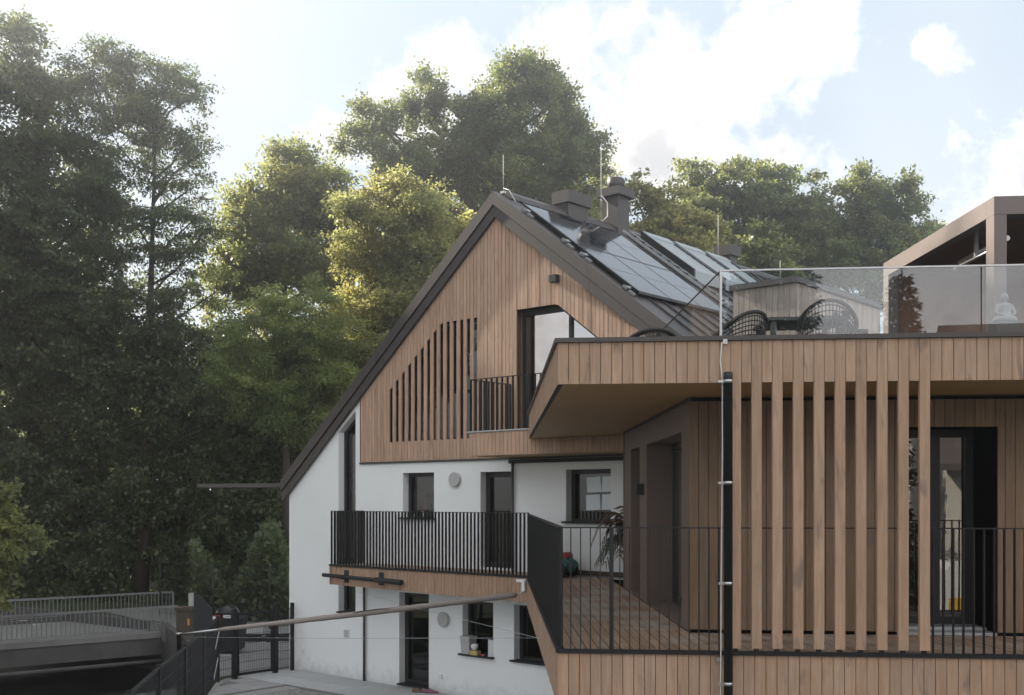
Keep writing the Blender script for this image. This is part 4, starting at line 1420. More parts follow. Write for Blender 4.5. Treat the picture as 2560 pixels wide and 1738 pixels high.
# pergola
per = thing('pergola', 'dark bronze metal pergola with a lamella roof on the roof terrace', 'pergola', T(6.5, 3.8, zU))
PQ0, PQ1, PD0, PD1, PZ = 5.40, 8.6, 2.05, 5.55, 7.495
for q_ in (PQ0, PQ1 - 0.135):
    for d_ in (PD0, PD1 - 0.2):
        MB().box(T, q_, q_ + 0.135, d_, d_ + 0.2, zU, PZ - 0.203).build('post', 'pergola_metal', per)
MB().box(T, PQ0, PQ1, PD0, PD0 + 0.2, PZ - 0.2, PZ).build('beam', 'pergola_metal', per)
MB().box(T, PQ0, PQ1, PD1 - 0.2, PD1, PZ - 0.2, PZ).build('beam', 'pergola_metal', per)
for q_ in (PQ0, PQ1 - 0.135):
    MB().box(T, q_, q_ + 0.135, PD0 + 0.203, PD1 - 0.203, PZ - 0.2, PZ).build('beam', 'pergola_metal', per)
q_ = PQ0 + 0.15
while q_ < PQ1 - 0.2:
    MB().box(T, q_, q_ + 0.185, PD0 + 0.205, PD1 - 0.205, PZ - 0.10, PZ - 0.06).build('lamella', 'lamella', per)
    q_ += 0.19
MB().box(T, PQ0 + 0.14, PQ0 + 0.17, PD0 + 0.21, PD1 - 0.21, PZ - 0.17, PZ - 0.14).build('light_rail', 'bronze', per)
MB().box(T, PQ0 + 0.14, PQ1 - 0.14, PD1 - 0.14, PD1 - 0.11, zU + 0.05, PZ - 0.2).build('screen', 'lamella', per)
ht = thing('tube_heater', 'silver tube heater hanging under the pergola beam', 'heater', T(5.75, 2.9, 7.0))
MB().tube([T(5.72, 2.45, 7.12), T(5.72, 3.75, 7.12)], 0.032, 10).build('tube', 'steel', ht)
MB().tube([T(5.66, 2.45, 7.04), T(5.66, 3.75, 7.04)], 0.022, 10).build('reflector', 'steel', ht)
MB().box(T, 5.66, 5.70, 3.15, 3.20, 7.06, 7.39).build('bracket', 'steel', ht)


# wicker chairs
def chair(loc, rot, label, hs=1.0):
    ch = thing('wicker_chair', label, 'chair', loc, 'wicker chairs on the roof terrace')
    def C(a, b, z):
        return loc + W(a * math.cos(rot) - b * math.sin(rot), a * math.sin(rot) + b * math.cos(rot), z * hs)
    def rim(t_):     # back rim: arm - top - arm
        a = math.pi * (t_ - 0.5) * 1.25
        return 0.315 * math.sin(a), 0.27 * math.cos(a) - 0.02, 0.60 + 0.26 * max(0.0, math.cos(a)) ** 1.2
    MB().tube([C(*rim(i / 18)) for i in range(19)], 0.022, 8).build('rim', 'wicker', ch)
    bk = MB()
    for i in range(0, 33):
        a, b, z = rim(i / 32)
        bk.bar(C(a * 0.86, b * 0.86, 0.36), C(a, b, z), 0.008, 0.008)
    for h in range(8):
        f = 0.06 + h * 0.12
        pts = []
        for i in range(17):
            a, b, z = rim(i / 16)
            g_ = 0.86 + 0.14 * f
            pts.append(C(a * g_, b * g_, lerp(0.36, z, f)))
        bk.tube(pts, 0.007, 5, False)
    bk.build('backrest', 'wicker', ch)
    MB().lathe(C(0, 0.0, 0), [(0.27, 0.33), (0.28, 0.36), (0.27, 0.38)], 18).build('seat', 'wicker', ch)
    MB().lathe(C(0, 0.0, 0), [(0.22, 0.382), (0.245, 0.41), (0.23, 0.44), (0.1, 0.45)], 18).build('cushion', 'cushion', ch)
    for sx, sy in ((-.2, -.2), (.2, -.2), (.2, .2), (-.2, .2)):
        MB().tube([C(sx, sy, 0), C(sx * 0.9, sy * 0.9, 0.34)], 0.02, 8).build('leg', 'wicker', ch)


chair(T(3.50, 1.75, zU), R(170), 'dark wicker tub chair with its round back towards the glass')
chair(T(2.52, 1.55, zU), R(215), 'dark wicker chair turned sideways at the glass corner', 0.84)
chair(T(4.02, 2.35, zU), R(70), 'dark wicker chair at the far end of the terrace table')
chair(T(1.55, 1.6, zU), R(190), 'black wicker chair whose rim just shows above the parapet left of the glass', 0.64)
tbl = thing('terrace_table', 'dark square table between the wicker chairs', 'table', T(3.35, 2.3, zU))
MB().box(T, 2.92, 3.80, 1.92, 2.72, zU + 0.72, zU + 0.755).build('table_top', 'table_green', tbl)
for a in (2.95, 3.72):
    for b in (1.95, 2.64):
        MB().box(T, a, a + 0.055, b, b + 0.055, zU, zU + 0.72).build('leg', 'table_green', tbl)
lz = MB().lathe(T(3.78, 1.98, zU + 0.757), [(0.035, 0), (0.05, 0.03), (0.06, 0.06), (0.02, 0.065)], 12)
tag(lz.build('bowl', 'bin_dark'), 'small dark bowl on the corner of the terrace table', 'bowl')

# seated stone figure
sf = thing('seated_statue', 'small white stone figure seated upright behind the right glass pane', 'statue', T(5.18, 1.3, zU))
o_ = T(5.18, 1.3, zU)
MB().box(lambda a, b, z: o_ + W(a, b, z), -0.13, 0.13, -0.11, 0.11, 0.0, 0.56).build('plinth', 'table_green', sf)
MB().lathe(o_ + ZV * 0.56, [(0.115, 0.0), (0.125, 0.025), (0.105, 0.055), (0.07, 0.075), (0.062, 0.11), (0.075, 0.16), (0.055, 0.195), (0.024, 0.205), (0.024, 0.215), (0.036, 0.23),
               (0.04, 0.255), (0.033, 0.285), (0.018, 0.30), (0.004, 0.306)], 18).build('body', 'marble', sf)
for sg in (-1, 1):
    MB().tube([o_ + W(sg * 0.065, 0, 0.74), o_ + W(sg * 0.095, -0.02, 0.66), o_ + W(sg * 0.04, -0.085, 0.615)], [0.022, 0.02, 0.014], 8).build('arm', 'marble', sf)

# spruce in a tub stands among the trees section; papers taped inside the window
for i, (a, b, tl) in enumerate(((2.02, 4.27, 0.02), (2.40, 4.28, -0.015), (2.01, 3.93, 0.01), (2.395, 3.94, -0.01))):
    mb = MB().add([G(a + tl, 0.226, b), G(a + 0.34 + tl, 0.226, b + 0.012), G(a + 0.335, 0.226, b + 0.305), G(a + 0.004, 0.226, b + 0.295)], [(0, 1, 2, 3)])
    mb.add([G(a + tl, 0.228, b), G(a + 0.34 + tl, 0.228, b + 0.012), G(a + 0.335, 0.228, b + 0.305), G(a + 0.004, 0.228, b + 0.295)], [(3, 2, 1, 0)])
    tag(mb.build('paper_sheet', 'paper'), '%s of the four pale paper sheets stuck on the window pane' % ('upper left', 'upper right', 'lower left', 'lower right')[i], 'paper', 'paper sheets on the window')

# potted palm beside the wall end
pp = T(2.36, 9.15, ZD)
palm = thing('potted_palm', 'half dried potted palm in the corner of the deck by the white wall', 'plant', pp)
MB().lathe(pp, [(0.15, 0.0), (0.17, 0.02), (0.21, 0.34), (0.235, 0.35), (0.235, 0.40), (0.2, 0.40), (0.19, 0.37)], 18).build('pot', 'terracotta', palm)
st_ = MB()
for j in range(4):
    an = j * 1.6
    st_.tube([pp + W(0.05 * math.cos(an), 0.05 * math.sin(an), 0.36), pp + W(0.08 * math.cos(an), 0.08 * math.sin(an), 0.8)], 0.022, 6)
st_.build('stem', 'old_wood', palm)
for j in range(22):
    an = -math.pi + j * 2 * math.pi / 22 + rng.uniform(-.2, .2)
    L_ = rng.uniform(0.75, 1.15)
    h0 = rng.uniform(0.62, 0.85)
    rise = rng.uniform(0.15, 0.75)
    pts = []
    for i in range(9):
        f = i / 8
        rr = L_ * (f * 0.95)
        pts.append(pp + W(math.cos(an) * rr * 0.8, math.sin(an) * rr * 0.8, h0 + rise * math.sin(f * 2.2) - 0.75 * f * f * L_ * 0.75))
    fr_ = MB().tube(pts, [0.010 * (1 - 0.8 * i / 8) for i in range(9)], 5, False)
    sidev = Vector((-math.sin(an), math.cos(an), 0))
    for i in range(1, 9):
        for mid in (0.0, 0.5):
            if i == 8 and mid > 0:
                continue
            p = lerp(pts[i], pts[min(i + 1, 8)], mid)
            ax = (pts[i] - pts[i - 1]).normalized()
            for sg in (-1, 1):
                d_ = (sidev * sg * 0.8 + ax * 0.7 - ZV * rng.uniform(0.2, 0.75)).normalized()
                ll = 0.30 * (1.05 - 0.6 * abs(i / 8 - 0.5)) * rng.uniform(0.75, 1.1)
                wv = ax * 0.018
                fr_.add([p - wv, p + d_ * ll * 0.5 - wv * 1.2, p + d_ * ll - ZV * 0.05, p + d_ * ll * 0.5 + wv * 1.2, p + wv], [(0, 1, 2, 3, 4)])
    fr_.sm = False
    fr_.build('frond', 'palm_leaf' if j % 3 else 'palm_dry', palm)

# toy tractor on the deck
tp = T(1.16, 10.2, ZD)
toy = thing('toy_tractor', 'teal and red toy tractor with yellow wheel hubs on the deck', 'toy', tp)
TY = lambda a, b, z: tp + GU * a * 0.92 + GK * b + ZV * z
MB().prism(TY, [(-0.36, 0.10), (0.16, 0.10), (0.20, 0.16), (0.19, 0.31), (0.10, 0.36), (-0.10, 0.36), (-0.16, 0.30), (-0.36, 0.30)], -0.11, 0.11).build('body', 'toy_teal', toy)
MB().prism(TY, [(-0.06, 0.362), (0.13, 0.362), (0.12, 0.43), (0.06, 0.47), (-0.0, 0.45), (-0.04, 0.40)], -0.10, 0.10).build('seat', 'red', toy)
MB().prism(TY, [(-0.30, 0.302), (-0.18, 0.302), (-0.16, 0.36), (-0.28, 0.34)], -0.05, 0.05).build('steering_column', 'red', toy)
for a, r_, nm in ((0.02, 0.15, 'rear'), (-0.30, 0.10, 'front')):
    for sg in (-1, 1):
        wh = node('wheel', toy)
        MB().tube([TY(a, sg * 0.125, r_), TY(a, sg * 0.205, r_)], r_, 18).build('tyre', 'rubber', wh)
        MB().tube([TY(a, sg * 0.15, r_), TY(a, sg * 0.212, r_)], r_ * 0.45, 14).build('hub', 'toy_yellow', wh)
for sg in (-1, 1):
    mb = MB()
    pts = [TY(0.02 + 0.175 * math.cos(a), sg * 0.165, 0.15 + 0.175 * math.sin(a)) for a in [0.3 + 2.3 * j / 7 for j in range(8)]]
    for p, q_ in zip(pts, pts[1:]):
        mb.bar(p, q_, 0.10, 0.012, up=None)
    mb.build('mudguard', 'toy_teal', toy)

# things on the ground floor window sills
def SI(s, k, z):
    return G(s, k, 0.925 + z)


bk = thing('plastic_tub', 'grey lidded plastic tub on the ground floor window sill', 'tub', SI(-0.93, 0.05, 0))
mb = MB()
mb.add([SI(-1.03, -0.05, 0), SI(-0.82, -0.05, 0), SI(-0.82, 0.15, 0), SI(-1.03, 0.15, 0), SI(-1.055, -0.07, 0.34), SI(-0.795, -0.07, 0.34), SI(-0.795, 0.17, 0.34), SI(-1.055, 0.17, 0.34)],
       [(3, 2, 1, 0), (4, 5, 6, 7), (0, 1, 5, 4), (1, 2, 6, 5), (2, 3, 7, 6), (3, 0, 4, 7)])
mb.build('body', 'grey_plastic', bk)
MB().box(SI, -1.06, -0.785, -0.08, 0.178, 0.342, 0.372).build('lid', 'grey_plastic', bk)
tx = thing('tissue_box', 'small yellow tissue box with a tuft of tissue on the sill', 'box', SI(-0.72, 0.0, 0))
MB().box(SI, -0.79, -0.58, -0.06, 0.05, 0.0, 0.09).build('carton', 'cardboard_yellow', tx)
tm = MB().lathe(SI(-0.70, 0.0, 0.091), [(0.02, 0), (0.06, 0.03), (0.085, 0.09), (0.07, 0.13), (0.03, 0.14)], 9)
tm.v = [(x + rng.uniform(-.012, .012), y + rng.uniform(-.012, .012), z) for x, y, z in tm.v]
tm.build('tissue', 'white_plastic', tx)
pk = MB().lathe(SI(-0.46, 0.0, 0.001), [(0.03, 0), (0.05, 0.012), (0.045, 0.028), (0.01, 0.034)], 8)
tag(pk.build('pink_toy', 'pink'), 'tiny pink toy lying on the dark sill', 'toy')
pl = MB().add([SI(-0.30, -0.03, 0.001), SI(-0.215, 0.02, 0.001), SI(-0.215, 0.02, 0.34), SI(-0.30, -0.03, 0.36)], [(0, 1, 2, 3)])
pl.add([SI(-0.298, -0.022, 0.001), SI(-0.213, 0.028, 0.001), SI(-0.213, 0.028, 0.34), SI(-0.298, -0.022, 0.36)], [(3, 2, 1, 0)])
tag(pl.build('white_board', 'white_plastic'), 'white board leaning at the right side of the ground floor window', 'board')
# shoes by the door
for i, (s_, n_, m_, lb) in enumerate(((-2.02, 0.16, 'bin_dark', 'small black shoe on the slabs beside the door'), (-1.88, 0.22, 'dusty_pink', 'dusty pink shoe lying next to the black one'),
                                     (-1.76, 0.16, 'dusty_pink', 'dusty pink shoe lying furthest from the door'), (-2.08, 0.30, 'tan', 'tan shoe in front of the other shoes'))):
    mb = MB()
    ca = rng.uniform(-0.6, 0.6)
    prof = [(-0.12, 0.035, 0.07), (-0.08, 0.042, 0.10), (-0.02, 0.04, 0.075), (0.05, 0.045, 0.055), (0.10, 0.035, 0.04), (0.125, 0.012, 0.025)]
    vs = []
    for (a, w_, h_) in prof:
        for (b_, z_) in ((-w_, 0), (-w_ * 0.8, h_ * 0.8), (0, h_), (w_ * 0.8, h_ * 0.8), (w_, 0)):
            aa, bb = a * math.cos(ca) - b_ * math.sin(ca), a * math.sin(ca) + b_ * math.cos(ca)
            vs.append(G(s_ + aa, -n_ + bb, 0.036 + z_))
    fs = [(r_ * 5 + j, r_ * 5 + (j + 1) % 5, (r_ + 1) * 5 + (j + 1) % 5, (r_ + 1) * 5 + j) for r_ in range(5) for j in range(5)] + [(4, 3, 2, 1, 0), (25, 26, 27, 28, 29)]
    mb.add(vs, fs)
    mb.sm = True
    tag(mb.build('shoe', m_), lb, 'shoe', 'shoes by the door')

# sun sail: post, rolled sail on its boom, bracket, guy wires
sp_ = W(-6.0, 20.0, 0)
post = thing('sail_post', 'black steel post carrying the outer end of the rolled sun sail', 'post', sp_)
MB().lathe(sp_, [(0.042, 0), (0.042, 1.74), (0.045, 1.742), (0.045, 1.775), (0.02, 1.78)], 14).build('shaft', 'black_steel', post)
MB().lathe(sp_ + ZV * 1.70, [(0.048, 0), (0.048, 0.045)], 14).build('collar', 'steel', post)
boom = thing('rolled_sun_sail', 'grey sun sail rolled tightly round its long boom', 'sail', W(-3, 20.2, 2.0))
b0, b1 = sp_ + W(0.05, 0, 1.715), T(QL - 0.12, 9.6, 2.40)
MB().tube([b0, lerp(b0, b1, 0.12)], 0.022, 10).build('rod', 'steel', boom)
rolls = []
rad = []
for i in range(41):
    f = i / 40
    rolls.append(lerp(b0, b1, lerp(0.105, 0.985, f)) - ZV * 0.012 * math.sin(f * math.pi))
    rad.append((0.036 + 0.017 * math.sin(min(1, f * 1.5) * math.pi * 0.62)) * (1 + 0.05 * math.sin(i * 2.4)) * (0.75 if i in (0, 40) else 1.0))
MB().tube(rolls, rad, 14).build('rolled_cloth', 'sail', boom)
fl_ = MB()
for i in range(18, 23):
    pa, pb = rolls[i], rolls[i + 1]
    h0, h1 = 0.055 * math.sin((i - 18) / 5 * math.pi), 0.055 * math.sin((i - 17) / 5 * math.pi)
    fl_.add([pa + ZV * (rad[i] * 0.8) + W(0, -.02, 0), pb + ZV * (rad[i + 1] * 0.8) + W(0, -.02, 0), pb + W(0, -0.065, rad[i + 1] + h1 * 0.4 - 0.012), pa + W(0, -0.065, rad[i] + h0 * 0.4 - 0.012)], [(0, 1, 2, 3)])
fl_.build('flap', 'sail', boom)
MB().tube([lerp(b0, b1, 0.985), b1 + W(0.06, 0.05, 0.06), b1 + W(0.05, 0.06, 0.18)], 0.012, 6).build('shackle', 'steel', boom)
bk_ = thing('sail_bracket', 'white metal bracket at the balcony corner above the boom end', 'bracket', G(B_R, -BN, 2.5))
MB().box(G, B_R - 0.26, B_R - 0.02, -BN - 0.055, -BN - 0.006, 2.585, 2.64).build('plate', 'white_plastic', bk_)
MB().box(G, B_R - 0.09, B_R - 0.02, -BN - 0.10, -BN - 0.057, 2.42, 2.63).build('hook', 'white_plastic', bk_)
we = T(QL - 0.015, 3.58, 2.34)
ws = at(888, 1478, 23.6)
tag(MB().tube([ws, lerp(ws, we, 0.5) - ZV * 0.02, we], 0.003, 5).build('guy_wire', 'galvanised'), 'thin guy wire slanting down from the balcony to the terrace side', 'wire')
tag(MB().tube([sp_ + W(0.04, 0, 1.66), lerp(sp_ + W(0.04, 0, 1.66), we, 0.5) - ZV * 0.01, we + ZV * 0.012], 0.003, 5).build('guy_wire', 'galvanised'), 'thin level guy wire stretched from the sail post to the terrace side', 'wire')

# belongings behind the windows
ins = MB().lathe(G(-2.52, 0.36, 3.78), [(0.05, 0), (0.075, 0.05), (0.07, 0.3), (0.03, 0.38), (0.03, 0.45)], 12)
tag(ins.build('red_bottle', 'red'), 'tall red bottle behind the upper middle window', 'bottle')
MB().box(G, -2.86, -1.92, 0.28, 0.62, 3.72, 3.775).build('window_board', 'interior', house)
ins = MB().lathe(G(-2.22, 0.40, 3.78), [(0.06, 0), (0.08, 0.12), (0.085, 0.13)], 12)
tag(ins.build('flower_pot', 'tan'), 'brown flower pot behind the upper middle window', 'pot')
lf_ = MB()
for j in range(26):
    a = rng.uniform(0, 6.28)
    p = G(-2.22, 0.40, 3.9)
    tip = p + W(math.cos(a) * 0.22, math.sin(a) * 0.12, rng.uniform(0.1, 0.5))
    lf_.add([p, lerp(p, tip, 0.6) + W(0.03, 0, 0.02), tip, lerp(p, tip, 0.6) - W(0.03, 0, -0.02)], [(0, 1, 2, 3)])
tag(lf_.build('house_plant', 'palm_leaf'), 'small house plant growing from the brown flower pot', 'plant')
for i, (s_, h_) in enumerate(((-2.62, 0.10), (-2.50, 0.13), (-2.40, 0.11), (-2.26, 0.14), (-2.14, 0.09))):
    bt = MB().lathe(G(s_, 0.02, 3.746), [(0.022, 0), (0.024, h_ * 0.6), (0.01, h_ * 0.75), (0.01, h_)], 10)
    tag(bt.build('sill_bottle', 'wire_white' if i % 2 else 'bin_dark'), '%s small bottle from the left on the upper middle window sill' % ('first', 'second', 'third', 'fourth', 'fifth')[i], 'bottle', 'bottles on the window sill')
for i, (s0, s1, z0, z1, k_) in enumerate(((-0.62, -0.25, 1.0, 1.06, 0.42), (-2.8, -2.3, 0.75, 0.80, 0.9))):
    sh = MB().box(G, s0, s1, k_, k_ + 0.2, z0, z1)
    sh.box(G, s0 + 0.03, s0 + 0.07, k_ + 0.02, k_ + 0.16, z1 + 0.001, z1 + 0.2)
    sh.box(G, s0 + 0.10, s0 + 0.13, k_ + 0.02, k_ + 0.16, z1 + 0.001, z1 + 0.17)
    sh.build('inner_shelf', 'white_plastic', house)

# ================================================================== trees
leafmat('leaf_dark', (0.080, 0.108, 0.056), (0.200, 0.250, 0.100), 0.44)
leafmat('leaf_mid', (0.105, 0.125, 0.050), (0.430, 0.470, 0.165), 0.50)
leafmat('leaf_yellow', (0.120, 0.135, 0.055), (0.560, 0.580, 0.215), 0.52)
leafmat('leaf_fresh', (0.100, 0.135, 0.055), (0.480, 0.560, 0.210), 0.52)
leafmat('leaf_oak', (0.080, 0.105, 0.046), (0.320, 0.370, 0.125), 0.48)
leafmat('needle', (0.022, 0.036, 0.020), (0.02, 0.03, 0.012), 0.15)


def leaf_mesh(name, mat, parent, pos, axis, nor, size, aspect, tint, kind='stuff'):
    """one folded four-sided blade per leaf"""
    n = len(pos)
    side = np.cross(axis, nor)
    side /= np.linalg.norm(side, axis=1)[:, None] + 1e-9
    L = size[:, None]
    v = np.empty((n, 4, 3))
    v[:, 0] = pos
    v[:, 1] = pos + axis * L * 0.45 + side * L * aspect * 0.5 + nor * L * 0.10
    v[:, 2] = pos + axis * L
    v[:, 3] = pos + axis * L * 0.45 - side * L * aspect * 0.5 + nor * L * 0.10
    b_ = pbase(parent)
    v -= np.array(b_)[None, None]
    me = bpy.data.meshes.new(name)
    me.vertices.add(n * 4)
    me.vertices.foreach_set('co', v.reshape(-1).astype(np.float32))
    me.loops.add(n * 4)
    me.loops.foreach_set('vertex_index', np.arange(n * 4, dtype=np.int32))
    me.polygons.add(n)
    me.polygons.foreach_set('loop_start', np.arange(0, n * 4, 4, dtype=np.int32))
    me.update(calc_edges=True)
    a = me.attributes.new('tint', 'FLOAT_VECTOR', 'POINT')
    a.data.foreach_set('vector', np.repeat(tint, 4, axis=0).reshape(-1).astype(np.float32))
    me.materials.append(MATS[mat])
    o_ = bpy.data.objects.new(name, me)
    link(o_, parent)
    o_['kind'] = kind
    return o_


def unit(a):
    return a / (np.linalg.norm(a, axis=-1, keepdims=True) + 1e-9)


NLEAF = [0]


def make_tree(name, label, Y, lobes, base, mat, seed, trunk_r=0.3, leaf=0.17, per=95, rc=0.75, flat=0.6, droop=0.25, dens=1.0, hollow=0.55, limbs=True, group=None, depth=1.0, aspect=0.62, warm=0.35, twigs=0.35):
    r_ = np.random.RandomState(seed)
    bx_, by_ = base
    tr = thing(name, label, 'tree', (bx_, by_, 0), group)
    pos, axs, nors, szs, tints = [], [], [], [], []
    tm_ = MB()
    cents = []
    for lb in lobes:
        px, py, rx, ry = lb[:4]
        dy_ = lb[4] if len(lb) > 4 else 0.0
        yy = Y + dy_
        c = np.array(at(px, py, yy))
        ra, rz = rx / F * yy, ry / F * yy
        rd_ = (ra + rz) / 2 * depth
        cents.append((c, ra, rz))
        nc = int(max(4, dens * 1.35 * 4 * ((ra * rz + ra * rd_ + rz * rd_) / 3) / (rc * rc)))
        dirs = unit(r_.normal(size=(nc, 3)))
        rad_ = (hollow + (1 - hollow) * r_.rand(nc) ** 0.6)[:, None]
        cc = c[None] + dirs * np.array([ra, rd_, rz])[None] * rad_
        keep = cc[:, 2] > 0.4
        cc, dirs = cc[keep], dirs[keep]
        nc = len(cc)
        csz = rc * (0.55 + 0.8 * r_.rand(nc))
        cv = 0.75 + 0.5 * r_.rand(nc)
        cw = np.clip(r_.normal(warm, 0.25, nc), 0, 1)
        cnt = np.maximum(6, (per * 3.6 * (csz / rc) ** 2 * (0.6 + 0.8 * r_.rand(nc))).astype(int))
        idx_ = np.repeat(np.arange(nc), cnt)
        n = len(idx_)
        # leaves sit on several short sprays leaving the clump centre, so that outlines stay ragged
        nspr = 7
        sdir = unit(r_.normal(size=(nc, nspr, 3)) * np.array([1, 1, flat]) + dirs[:, None] * 0.9 + np.array([0, 0, -droop * 0.4]))
        which = r_.randint(0, nspr, n)
        f = r_.rand(n) ** 0.75
        d_ = sdir[idx_, which]
        L = csz[idx_] * 1.25
        p = cc[idx_] + d_ * (f * L)[:, None] + r_.normal(size=(n, 3)) * (0.11 + 0.13 * L * 0.6)[:, None] * np.array([1, 1, flat])
        p[:, 2] -= droop * (f * L) ** 2 * 0.45
        ax = unit(d_ * 0.8 + r_.normal(size=(n, 3)) * 0.75 + np.array([0, 0, -droop]))
        no = unit(r_.normal(size=(n, 3)) * 0.65 + np.array([0, 0, 0.8]) + dirs[idx_] * 0.35)
        no = unit(no - ax * (no * ax).sum(1)[:, None])
        pos.append(p)
        axs.append(ax)
        nors.append(no)
        szs.append(leaf * 1.16 * (0.65 + 0.7 * r_.rand(n)))
        tints.append(np.stack([cv[idx_] * (0.75 + 0.5 * r_.rand(n)), np.clip(cw[idx_] + r_.normal(0, .15, n), 0, 1), np.zeros(n)], 1))
        if limbs:
            for k_ in range(nc):
                if r_.rand() < twigs:
                    m_ = (c + cc[k_]) / 2 + r_.normal(size=3) * 0.25
                    w_ = 0.010 + 0.010 * ra / 3
                    tm_.tube([c, m_, cc[k_]], [w_ * 1.8, w_, w_ * 0.4], 4, False)
    pos, axs, nors, szs, tints = map(np.concatenate, (pos, axs, nors, szs, tints))
    NLEAF[0] += len(pos)
    # trunk and limbs
    zt = max(c[2] for c, _, _ in cents)
    order = sorted(cents, key=lambda e: e[0][2])
    cxm = np.mean([c for c, _, _ in cents], 0)
    fork = np.array([lerp(bx_, cxm[0], 0.45), lerp(by_, cxm[1], 0.45), 0.36 * zt])
    topc = np.array([cxm[0], cxm[1], zt])
    tm_.tube([W(bx_, by_, -0.1), W(*(np.array([bx_, by_, 0]) * 0.5 + fork * 0.5 + np.array([0.12, 0, 0]))), W(*fork), W(*((fork + topc) / 2)), W(*topc)],
             [trunk_r * 1.25, trunk_r * 0.9, trunk_r * 0.7, trunk_r * 0.28, trunk_r * 0.08], 10)
    if limbs:
        for c, ra, rz in cents:
            hd = math.hypot(c[0] - fork[0], c[1] - fork[1])
            s_ = lerp(fork, topc, min(0.8, max(0.0, (c[2] - 0.95 * hd - fork[2]) / max(0.5, topc[2] - fork[2]))))
            m_ = lerp(s_, c, 0.5) + np.array([0, 0, -0.03]) * np.linalg.norm(c - s_) + r_.normal(size=3) * 0.3
            w_ = max(0.035, trunk_r * 0.2)
            tm_.tube([W(*s_), W(*m_), W(*c)], [w_, w_ * 0.72, w_ * 0.4], 7, False)
    tm_.build('trunk', 'bark', tr)
    leaf_mesh('crown', mat, tr, pos, axs, nors, szs, aspect, tints)
    return tr


def wx(px, Y):
    return (px - 1280) / F * Y


# the big oak behind the ridge
make_tree('oak_tree', 'tall spreading oak rising above the gable peak', 52.0,
          [(1330, 300, 120, 95), (1240, 260, 75, 70, -1), (1390, 360, 90, 80), (1455, 330, 45, 45), (1490, 345, 24, 22), (1320, 200, 65, 36), (1290, 170, 28, 20), (1350, 170, 22, 18), (1075, 215, 34, 42), (1070, 300, 38, 45), (1090, 400, 75, 52),
           (985, 335, 75, 45), (905, 360, 45, 28), (935, 285, 34, 24), (1165, 305, 45, 42), (1180, 430, 75, 48, 1), (1425, 440, 65, 38), (1460, 410, 36, 42), (1290, 420, 70, 45, 1.5), (1100, 490, 100, 50, 1), (1390, 260, 40, 36), (1130, 365, 70, 50), (1035, 430, 75, 50), (1230, 350, 80, 60), (1330, 405, 85, 60, -1), (1430, 390, 60, 50), (1060, 250, 30, 40), (1300, 490, 90, 45)],
          (wx(1348, 52), 52), 'leaf_oak', 11, 0.55, 0.135, 118, 0.62, 0.8, 0.12, 0.68, 0.35, group='trees behind the house', warm=0.15)
# bright round-leaved tree left of the roof
make_tree('field_maple', 'yellow green maple filling the space left of the roof', 43.0,
          [(960, 530, 90, 80), (900, 620, 60, 60), (1000, 600, 100, 90), (930, 720, 90, 90), (1050, 650, 60, 70), (890, 830, 70, 80), (960, 850, 70, 90), (1060, 520, 60, 50), (860, 950, 70, 80), (830, 900, 50, 60), (1130, 560, 70, 50, 1)],
          (wx(980, 43), 43), 'leaf_yellow', 12, 0.3, 0.125, 150, 0.62, 0.7, 0.2, 0.85, 0.5, group='trees behind the house', warm=0.28)
make_tree('linden_tree', 'broad rounded linden with ochre tips left of the house', 50.0,
          [(740, 470, 90, 80), (690, 470, 60, 55), (790, 440, 60, 50), (650, 560, 80, 70), (740, 600, 120, 90), (610, 650, 70, 60), (580, 690, 45, 40), (690, 700, 100, 60), (800, 560, 70, 90), (810, 680, 70, 60), (560, 760, 50, 40)],
          (wx(760, 50), 50), 'leaf_mid', 13, 0.4, 0.14, 135, 0.75, 0.75, 0.15, 0.9, 0.5, group='trees behind the house', warm=0.3)
make_tree('honey_locust', 'light green feathery honey locust in front of the linden', 41.0,
          [(640, 800, 60, 40), (700, 780, 45, 40), (790, 750, 40, 45), (780, 830, 90, 60), (690, 860, 100, 60), (620, 900, 70, 60), (740, 930, 110, 70), (660, 980, 100, 60), (790, 1000, 70, 60)],
          (wx(720, 41), 41), 'leaf_fresh', 14, 0.25, 0.125, 120, 0.6, 0.45, 0.6, 0.85, 0.5, group='trees behind the house', aspect=0.38, warm=0.2)
# dark canal-side trees
make_tree('alder_tree', 'dark dense alder standing next to the white house corner', 45.0,
          [(640, 1080, 90, 90), (560, 1010, 90, 80), (680, 1210, 80, 100), (590, 1190, 110, 110), (700, 1340, 80, 90), (610, 1360, 110, 90), (720, 1100, 60, 60), (660, 1460, 80, 50), (760, 1040, 60, 50)],
          (wx(640, 46), 46), 'leaf_dark', 15, 0.28, 0.16, 80, 0.75, 0.6, 0.3, 1.2, 0.4, group='dark trees along the canal', warm=0.2)
make_tree('hornbeam_tree', 'dark wide hornbeam filling the middle of the canal bank', 47.0,
          [(420, 900, 120, 90), (520, 880, 80, 60), (330, 1000, 130, 110), (460, 1060, 130, 110), (360, 1180, 130, 110), (490, 1230, 110, 110), (400, 1330, 130, 90), (290, 1350, 110, 80), (510, 1390, 90, 80)],
          (wx(420, 48), 48), 'leaf_dark', 16, 0.35, 0.165, 78, 0.8, 0.6, 0.3, 1.2, 0.4, group='dark trees along the canal', warm=0.25)
make_tree('ash_tree', 'tall dark ash at the left picture edge behind the bridge', 46.5,
          [(60, 300, 90, 110), (30, 130, 50, 90), (110, 180, 40, 30), (120, 420, 110, 100), (30, 500, 100, 120), (200, 520, 80, 70), (100, 640, 130, 110), (10, 720, 110, 120), (200, 740, 110, 90), (110, 870, 140, 110), (0, 950, 110, 110), (220, 960, 100, 90)],
          (wx(80, 48), 48), 'leaf_dark', 17, 0.45, 0.165, 78, 0.8, 0.55, 0.35, 1.15, 0.42, group='dark trees along the canal', warm=0.35)
